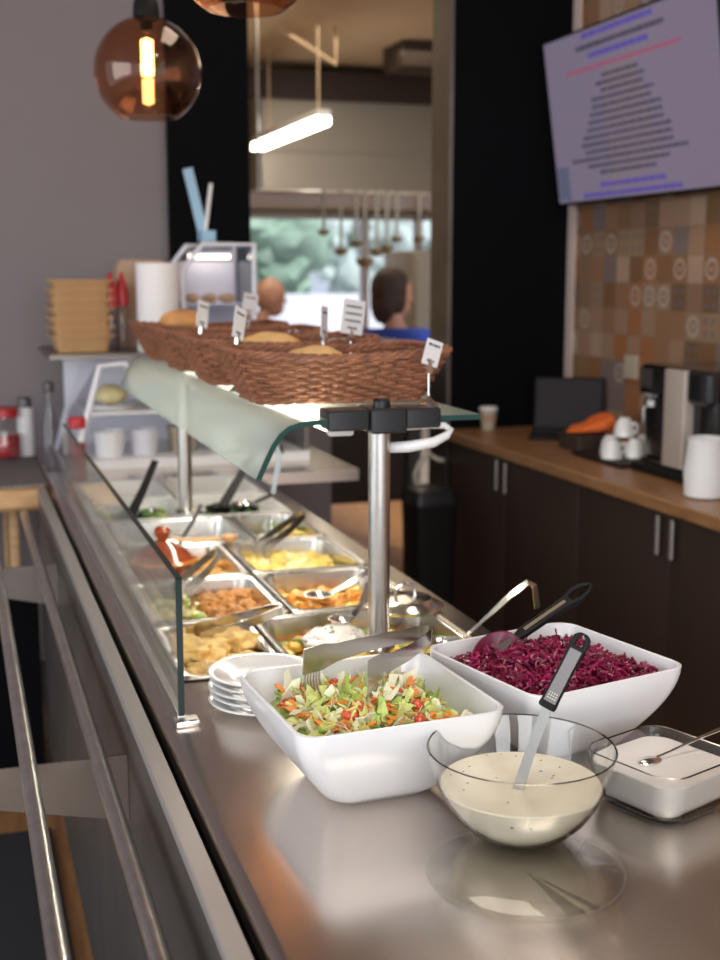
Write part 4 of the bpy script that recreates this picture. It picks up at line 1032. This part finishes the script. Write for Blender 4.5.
# cup tray with cups
o = MB().bbox(2.06, 2.34, 3.60, 4.0 - .06, WZ, WZ + .012, .004).build('serving_tray', 'black', None, (2.2, 3.77, WZ)); tag(o, 'black tray under the white cups on the wooden worktop', 'tray')
for i, (x, y, lv, lb) in enumerate([(2.115, 3.75, 0, 'white cup at the left front of the black tray'), (2.16, 3.84, 0, 'white cup at the back left of the black tray'), (2.20, 3.74, 0, 'white cup in the middle of the black tray'), (2.285, 3.83, 0, 'white cup at the back right of the black tray, near the coffee machine'), (2.19, 3.80, 1, 'white cup set upside down on top of the others on the black tray')]):
    z = WZ + .0122 + lv * .066
    t = thing('coffee_cup', lb, 'cup', (x, y, z), 'white cups on the black tray')
    MB().lathe([(.037, 0), (.036, .012), (.030, .045), (.020, .060), (.019, .065), (.001, .065)], (x, y, z), 28, cap0=True).build('cup_body', 'ceramic', t)
    a = i * 1.3
    MB().tube([(x + q * math.cos(a), y + q * math.sin(a), z + h_) for q, h_ in ((.033, .015), (.050, .018), (.054, .035), (.045, .046), (.028, .048))], .0045, 8).build('cup_handle', 'ceramic', t)
# coffee machine
t = thing('coffee_machine', 'black coffee machine with a silver front column on the wooden worktop', 'coffee machine', (2.28, 3.42, WZ))
b = MB(); b.bbox(2.13, 2.42, 3.20, 3.60, WZ, WZ + .04, .008); b.bbox(2.145, 2.42, 3.20, 3.60, WZ + .04, WZ + .335, .01); b.bbox(2.12, 2.42, 3.20, 3.60, WZ + .24, WZ + .345, .012); b.build('machine_body', 'darkcoffee', t)
MB().bbox(2.108, 2.15, 3.31, 3.425, WZ + .035, WZ + .34, .004).build('silver_column', 'satin', t)
MB().lathe([(.001, -.02), (.022, -.02), (.022, .0), (.012, .006), (.001, .006)], (2.112, 3.50, WZ + .235), 20).build('spout', 'polished', t)
MB().tube([(2.124, 3.53, WZ + .24), (2.11, 3.54, WZ + .2), (2.112, 3.54, WZ + .14)], .006, 8).build('steam_pipe', 'polished', t)
MB().box(2.117, 2.121, 3.52, 3.585, WZ + .27, WZ + .33).build('control_panel', 'spoonhandle', t)
MB().bbox(2.09, 2.20, 3.24, 3.58, WZ, WZ + .028, .004).build('drip_tray', 'black', t)
# white jug
t = thing('white_jug', 'white plastic jug on the worktop at the right edge of the picture', 'jug', (2.03, 3.06, WZ))
MB().lathe([(.0, 0), (.050, 0), (.058, .006), (.062, .08), (.052, .155), (.054, .172), (.051, .172), (.049, .155), (.058, .08), (.054, .01), (0, .006)], (2.03, 3.06, WZ), 36).build('jug_body', 'whiteplastic', t)
MB().tube([(2.07, 3.02, WZ + .15), (2.10, 2.985, WZ + .145), (2.11, 2.98, WZ + .09), (2.08, 3.015, WZ + .05)], .008, 8).build('jug_handle', 'whiteplastic', t)
o = MB().bbox(2.462, 2.4755, 4.20, 4.30, 1.135, 1.225, .003).build('wall_switch', 'kwall', None, (2.47, 4.25, 1.18)); tag(o, 'cream switch plate on the patterned tiles above the cups', 'switch')
for z in (1.16, 1.20): pass
# dark bin with hanging cables at the cabinet end
t = thing('waste_bin', 'tall black bin at the end of the dark cabinets, by the kitchen doorway', 'bin', (1.80, 4.66, 0))
b = MB(); b.loft([[(1.795 + p[0], 4.64 + p[1], z) for p in rsq(h_, .09, .03, 5)] for h_, z in ((.080, 0), (.092, .62))], True, True); b.build('bin_body', 'black', t)
MB().loft([[(1.795 + p[0], 4.64 + p[1], z) for p in rsq(h_, h_, .03, 5)] for h_, z in ((.096, .62), (.096, .65), (.08, .68), (.03, .695))], True, True).build('bin_lid', 'bracket', t)
o = MB().tube([(1.83, 4.775, .94), (1.825, 4.77, .86), (1.84, 4.765, .80), (1.88, 4.765, .775), (1.905, 4.765, .77)], .010, 8)
o.tube([(1.84, 4.765, .80), (1.80, 4.76, .77), (1.775, 4.755, .72), (1.78, 4.75, .68), (1.80, 4.75, .66)], .010, 8)
o.tube([(1.83, 4.775, .94), (1.94, 4.79, .96)], .010, 8)
o = o.build('hanging_cable', 'cable', None, (1.83, 4.77, .8)); tag(o, 'cream cable hanging in a loop at the end of the dark cabinets', 'cable')

# ------------------------------------------------------------------ kitchen
t = thing('kitchen_worktop', 'stainless steel pass counter inside the kitchen behind the baskets', 'counter', (1.6, 5.7, 0))
MB().bbox(1.14, 2.06, 5.42, 5.95, 1.165, 1.215, .004).build('steel_top', 'steel', t)
MB().box(1.16, 2.04, 5.60, 5.93, .45, 1.165).build('cupboard', 'cab', t)
for x, y in ((1.18, 5.46), (2.02, 5.46), (1.18, 5.9), (2.02, 5.9)): MB().box(x - .02, x + .02, y - .02, y + .02, 0, 1.165).build('leg', 'dullsteel', t)
t = thing('extractor_hood', 'big grey steel extractor hood over the kitchen window', 'hood', (3.0, 9.4, 2.1))
b = MB(); b.box(2.15, 4.3, 9.0, 9.02, 2.13, 2.82); b.box(2.15, 2.17, 9.0, 10.3, 2.13, 2.82); b.box(4.28, 4.3, 9.0, 10.3, 2.13, 2.82); b.box(2.15, 4.3, 9.0, 10.3, 2.80, 2.82); b.box(2.15, 4.3, 8.985, 9.0, 2.40, 2.415)
b.build('canopy', 'hood', t)
MB().loft([[(x, 9.02, 2.15), (x, 10.3, 2.055), (x, 10.3, 2.075), (x, 9.02, 2.17)] for x in (2.17, 4.28)], True, True).build('filter', 'hoodunder', t)
MB().box(2.05, 4.4, 8.93, 9.0, 2.76, 2.96).build('top_rail', 'cab', t)
lt = thing('tube_lamp', 'long glowing fluorescent lamp hanging in the kitchen', 'lamp', (2.1, 8.0, 2.4))
MB().box(2.06, 2.15, 7.2, 8.85, 2.43, 2.47).build('lamp_housing', 'whiteplastic', lt)
MB().box(2.062, 2.148, 7.205, 8.845, 2.385, 2.43).build('diffuser', 'tube', lt)
for y in (7.3, 8.5): MB().tube([(2.105, y, 2.47), (2.105, y, 3.02)], .006, 6).build('suspension_rod', 'kceil', lt)
t = MB().box(2.85, 3.6, 7.9, 8.3, 2.86, 3.018).build('ceiling_vent', 'cab', None, (3.2, 8.1, 2.86)); tag(t, 'dark grey ventilation box on the kitchen ceiling', 'vent')
t = MB().tube([(1.95, 7.6, 2.98), (2.32, 7.65, 2.80), (2.32, 7.65, 3.018)], .012, 8).build('ceiling_pipe', 'kceil', None, (2.2, 7.6, 2.9)); tag(t, 'thin bent pipe below the kitchen ceiling', 'pipe')
t = thing('steel_fridge', 'grey brown steel refrigerator to the right of the woman', 'refrigerator', (3.25, 8.2, 0))
MB().bbox(2.93, 3.5, 7.9, 8.5, .06, 1.68, .01).build('fridge_body', 'hood', t)
MB().bbox(2.94, 3.49, 7.875, 7.898, .08, 1.66, .004).build('fridge_door', 'hood', t)
MB().box(3.0, 3.42, 7.95, 8.4, 0, .06).build('plinth', 'black', t)
# ladle rail
t = thing('utensil_rail', 'steel rail in the kitchen that the ladles hang from', 'rail', (2.2, 6.8, 1.97))
MB().tube([(1.60, 6.8, 1.975), (2.66, 6.8, 1.975)], .008, 8).build('rail_bar', 'steel', t)
for x in (1.62, 2.64): MB().tube([(x, 6.8, 1.975), (x, 6.8, 3.02)], .008, 8).build('rail_hanger', 'steel', t)
ldl = [(1.985, .23, .034, 'leftmost short ladle on the kitchen rail'), (2.085, .335, .040, 'second ladle from the left on the kitchen rail'), (2.175, .29, .036, 'third ladle from the left on the kitchen rail'), (2.225, .395, .052, 'longest wide ladle hanging lowest on the kitchen rail'),
       (2.295, .34, .042, 'ladle just right of the lowest one on the kitchen rail'), (2.355, .32, .042, 'third ladle from the right on the kitchen rail'), (2.415, .265, .034, 'second ladle from the right on the kitchen rail'), (2.55, .265, .036, 'rightmost ladle on the kitchen rail')]
for x, L, q, lb in ldl:
    y = 6.79; zt = 1.985; t = thing('hanging_ladle', lb, 'ladle', (x, y, zt - L), 'ladles on the kitchen rail')
    MB().strip([(x, y + .012, zt - .004), (x, y + .012, zt + .004), (x, y, zt + .005), (x, y - .004, zt - .02), (x, y - .002, zt - L * .55), (x, y + .002, zt - L + .02)], [.016, .016, .016, .022, .016, .020], .003, up=(0, -1, .2)).build('ladle_handle', 'ladlesteel', t)
    MB().lathe([(.001, 0), (q * .6, q * .15), (q * .92, q * .5), (q, q), (q * .94, q), (q * .8, q * .5), (.001, q * .1)], (x, y + .002, zt - L - q * .5), 24).build('ladle_bowl', 'ladlesteel', t)

# people ------------------------------------------------------------
def skin_mesh(name, joints, edges, root, levels=2):
    me = bpy.data.meshes.new(name)
    keys = list(joints); idx = {k: i for i, k in enumerate(keys)}
    me.from_pydata([joints[k][0] for k in keys], [(idx[a], idx[b_]) for a, b_ in edges], [])
    o = bpy.data.objects.new(name, me); COL.objects.link(o)
    o.modifiers.new('Skin', 'SKIN')
    for k in keys:
        sv = me.skin_vertices[0].data[idx[k]]; rr_ = joints[k][1]
        sv.radius = rr_ if isinstance(rr_, tuple) else (rr_, rr_); sv.use_root = (k == root)
    sm = o.modifiers.new('Sub', 'SUBSURF'); sm.levels = levels; sm.render_levels = levels
    dg = bpy.context.evaluated_depsgraph_get(); dg.update()
    m2 = bpy.data.meshes.new_from_object(o.evaluated_get(dg), depsgraph=dg)
    vs = [v.co.copy() for v in m2.vertices]; fs = [list(p.vertices) for p in m2.polygons]
    bpy.data.objects.remove(o); bpy.data.meshes.remove(me); bpy.data.meshes.remove(m2)
    return vs, fs
def head(b, c, yaw, s=1.12, mi=0):
    """ellipsoid head with jaw, nose, ears, eyes and mouth; faces -Y before the yaw"""
    Mx = Matrix.Translation(c) @ Matrix.Rotation(yaw, 4, 'Z')
    i0 = len(b.v)
    b.blob((0, .008, .02), (.075 * s, .095 * s, .105 * s), .0, 1, 1, 4, mi)
    b.blob((0, -.018, -.055), (.054 * s, .066 * s, .062 * s), .0, 1, 1, 3, mi)
    b.loft([[(p[0], -.085 + yy, z + p[1]) for p in rsq(w_, h_, w_ * .6, 3)] for yy, w_, h_, z in ((.01, .013, .024, -.008), (-.010, .011, .018, -.014), (-.026, .011, .010, -.022), (-.030, .006, .006, -.022))], True, True, mi)
    for s_ in (-1, 1):
        b.blob((s_ * .077, .012, -.008), (.010, .020, .032), .1, 2, 1, 3, mi)
        b.blob((s_ * .032, -.079, .012), (.014, .008, .009), 0, 1, 1, 2, 1)
        b.blob((s_ * .032, -.0855, .012), (.006, .003, .006), 0, 1, 1, 2, 2)
        b.loft([[(s_ * .032 + x, -.086 + .25 * abs(x), .032 + z) for x, z in ((-.016, -.003), (.016, -.003), (.016, .003), (-.016, .003))], [(s_ * .032 + x, -.08 + .25 * abs(x), .032 + z) for x, z in ((-.016, -.003), (.016, -.003), (.016, .003), (-.016, .003))]], True, True, 2)
    b.blob((0, -.082, -.058), (.024, .008, .007), 0, 1, 1, 3, 3)
    return b.xform(Mx, i0)
def person(label, loc, yaw, k, shirt, trousers, hair=None, lean=.0, headyaw=0):
    t = thing('person', label, 'person', loc)
    def P(x, y, z): return Vector((x * k, (y - lean * max(z - .95, 0)) * k, z * k))
    j = {'pel': (P(0, 0, .95), (.145 * k, .10 * k)), 'waist': (P(0, 0, 1.10), (.125 * k, .09 * k)), 'chest': (P(0, .01, 1.30), (.155 * k, .105 * k)), 'neckb': (P(0, .01, 1.455), (.085 * k, .07 * k)), 'neck': (P(0, -.005, 1.53), .052 * k), 'headc': (P(0, -.01, 1.60), .055 * k)}
    e = [('pel', 'waist'), ('waist', 'chest'), ('chest', 'neckb'), ('neckb', 'neck'), ('neck', 'headc')]
    for s_, n in ((-1, 'L'), (1, 'R')):
        j.update({n + 'sh': (P(s_ * .185, .01, 1.40), .062 * k), n + 'el': (P(s_ * .235, -.02, 1.12), .043 * k), n + 'wr': (P(s_ * .19, -.24, 1.06), .028 * k), n + 'pm': (P(s_ * .175, -.315, 1.045), (.036 * k, .018 * k)),
                  n + 'hip': (P(s_ * .09, 0, .88), .085 * k), n + 'kn': (P(s_ * .10, -.01, .48), .056 * k), n + 'an': (P(s_ * .10, .01, .09), .038 * k), n + 'toe': (P(s_ * .115, -.13, .035), .034 * k)})
        e += [('chest', n + 'sh'), (n + 'sh', n + 'el'), (n + 'el', n + 'wr'), (n + 'wr', n + 'pm'), ('pel', n + 'hip'), (n + 'hip', n + 'kn'), (n + 'kn', n + 'an'), (n + 'an', n + 'toe')]
    vs, fs = skin_mesh('tmp', j, e, 'pel')
    b = MB(); b.add(vs, fs, 0)
    for s_ in (-1, 1):      # fingers rooted in the palm
        for q, (dx, L) in enumerate(((-.027, .062), (-.009, .076), (.009, .072), (.027, .056))):
            p0 = P(s_ * .175 + dx, -.325, 1.045); b.tube([p0, p0 + Vector((0, -L * .55, -.004)) * k, p0 + Vector((0, -L, -.026)) * k], [.009 * k, .0085 * k, .006 * k], 8)
        p0 = P(s_ * .175 - s_ * .030, -.285, 1.045); b.tube([p0, p0 + Vector((-s_ * .022, -.030, -.006)) * k, p0 + Vector((-s_ * .024, -.062, -.016)) * k], [.011 * k, .009 * k, .007 * k], 8)
    hc = P(0, -.035, 1.665)
    head(b, hc, headyaw)
    def put(mb, name, mm):
        o = mb.build(name, mm); o.parent = t; return o
    put(b, 'body', ['skin', 'eye', 'hair', 'lip'])
    g = .014 * k
    def grow(keys, ed, root, extra=g):
        jj = {q: (j[q][0], tuple(x + extra for x in (j[q][1] if isinstance(j[q][1], tuple) else (j[q][1],) * 2))) for q in keys}
        v_, f_ = skin_mesh('tmp', jj, ed, root); return MB().add(v_, f_)
    sk = ['pel', 'waist', 'chest', 'neckb', 'Lsh', 'Lel', 'Rsh', 'Rel', 'Lwr', 'Rwr']
    put(grow(sk, [q for q in e if q[0] in sk and q[1] in sk], 'pel'), 'shirt', shirt)
    sk = ['pel', 'Lhip', 'Lkn', 'Lan', 'Rhip', 'Rkn', 'Ran']
    put(grow(sk, [q for q in e if q[0] in sk and q[1] in sk], 'pel', g * .8), 'trousers', trousers)
    if hair:
        hb = MB(); Mx = Matrix.Translation(hc) @ Matrix.Rotation(headyaw, 4, 'Z')
        hb.blob((0, .024, .032), (.089, .098, .106), .06, 4, 2, 4); hb.blob((0, .060, -.035), (.078, .058, .10), .1, 3, 5, 4); hb.blob((-.045, .02, -.02), (.042, .055, .075), .1, 3, 7, 3); hb.blob((.045, .03, -.02), (.042, .05, .075), .1, 3, 9, 3)
        # keep the face free
        hb.v = [Vector((v.x, max(v.y, -.058 if v.z > .055 else -.022), v.z)) for v in hb.v]
        hb.v = [v * 1.13 for v in hb.v]; hb.xform(Mx); put(hb, 'hair', hair)
    t.rotation_euler = (0, 0, yaw); return t
person('woman with brown hair in a blue shirt, turned right, in the kitchen', (2.255, 6.35, 0), math.radians(165), .85, 'blueshirt', 'darkcloth', 'hair', .10, math.radians(-62))
person('bald man in dark clothes at the back of the kitchen', (1.87, 8.25, 0), math.radians(95), .82, 'darkcloth', 'darkcloth', None, .25, 0)

# ------------------------------------------------------------------ light
def area(name, loc, rot, sx, sy, power, col=(1, 1, 1)):
    l = bpy.data.lights.new(name, 'AREA'); l.shape = 'RECTANGLE'; l.size = sx; l.size_y = sy; l.energy = power; l.color = col
    o = bpy.data.objects.new(name, l); COL.objects.link(o); o.location = loc; o.rotation_euler = rot; return o
area('shelf_light', (.612, 2.78, 1.266), (0, 0, 0), .034, 1.5, 2.6, (1, .90, .74))
area('assumed_daylight_left', (-3.6, 1.0, 1.9), (0, math.radians(-90), 0), 2.0, 4.0, 90, (.97, .97, 1.0))  # bare area light for daylight assumed from the left; no window stands here
area('assumed_daylight_rear', (-.3, -1.9, 2.0), (math.radians(78), 0, math.radians(-8)), 3.0, 1.6, 78, (.98, .98, 1.0))  # unseen area light added for daylight assumed behind the camera, without a window
area('fill_light_front', (.6, .6, 3.25), (0, 0, 0), 1.2, .6, 22, (1, .90, .78))  # added overhead fill for the near counter, without a fitting
area('fill_light_middle', (1.3, 3.0, 3.25), (0, 0, 0), .6, 1.2, 14, (1, .86, .70))  # added warm fill above the room, not a real ceiling lamp
area('kitchen_fill', (2.3, 7.2, 2.95), (0, 0, 0), 1.6, 1.6, 22, (1, .82, .60))  # unseen fill added to brighten the kitchen beside its tube lamp
sun = bpy.data.lights.new('outdoor_sun', 'SUN'); sun.energy = 4.0; sun.angle = .2
so = bpy.data.objects.new('outdoor_sun', sun); COL.objects.link(so); so.rotation_euler = (math.radians(48), math.radians(10), 0); so.location = (3, 14, 6)
W = bpy.data.worlds.new('World'); S.world = W; W.use_nodes = True
bg = W.node_tree.nodes['Background']; bg.inputs[0].default_value = (.80, .90, 1.0, 1); bg.inputs[1].default_value = .9

# ------------------------------------------------------------------ camera
cam = bpy.data.cameras.new('camera'); co = bpy.data.objects.new('camera', cam); COL.objects.link(co); S.camera = co
cam.sensor_fit = 'HORIZONTAL'; cam.sensor_width = 36; cam.lens = 62.5; cam.clip_start = .05; cam.clip_end = 200
R = ((.95143845, .05052964, -.30366368), (-.30783904, .156172, -.93853366), (0, .98643655, .16414304))
co.matrix_world = Matrix(((*R[0], 0), (*R[1], 0), (*R[2], 1.54), (0, 0, 0, 1)))
cam.dof.use_dof = True; cam.dof.focus_distance = 1.58; cam.dof.aperture_fstop = 6.2
vs = S.view_settings; vs.view_transform = 'Standard'; vs.look = 'None'; vs.gamma = 1.0; vs.use_curve_mapping = False
S.display_settings.display_device = 'sRGB'
vs.exposure = 0.12
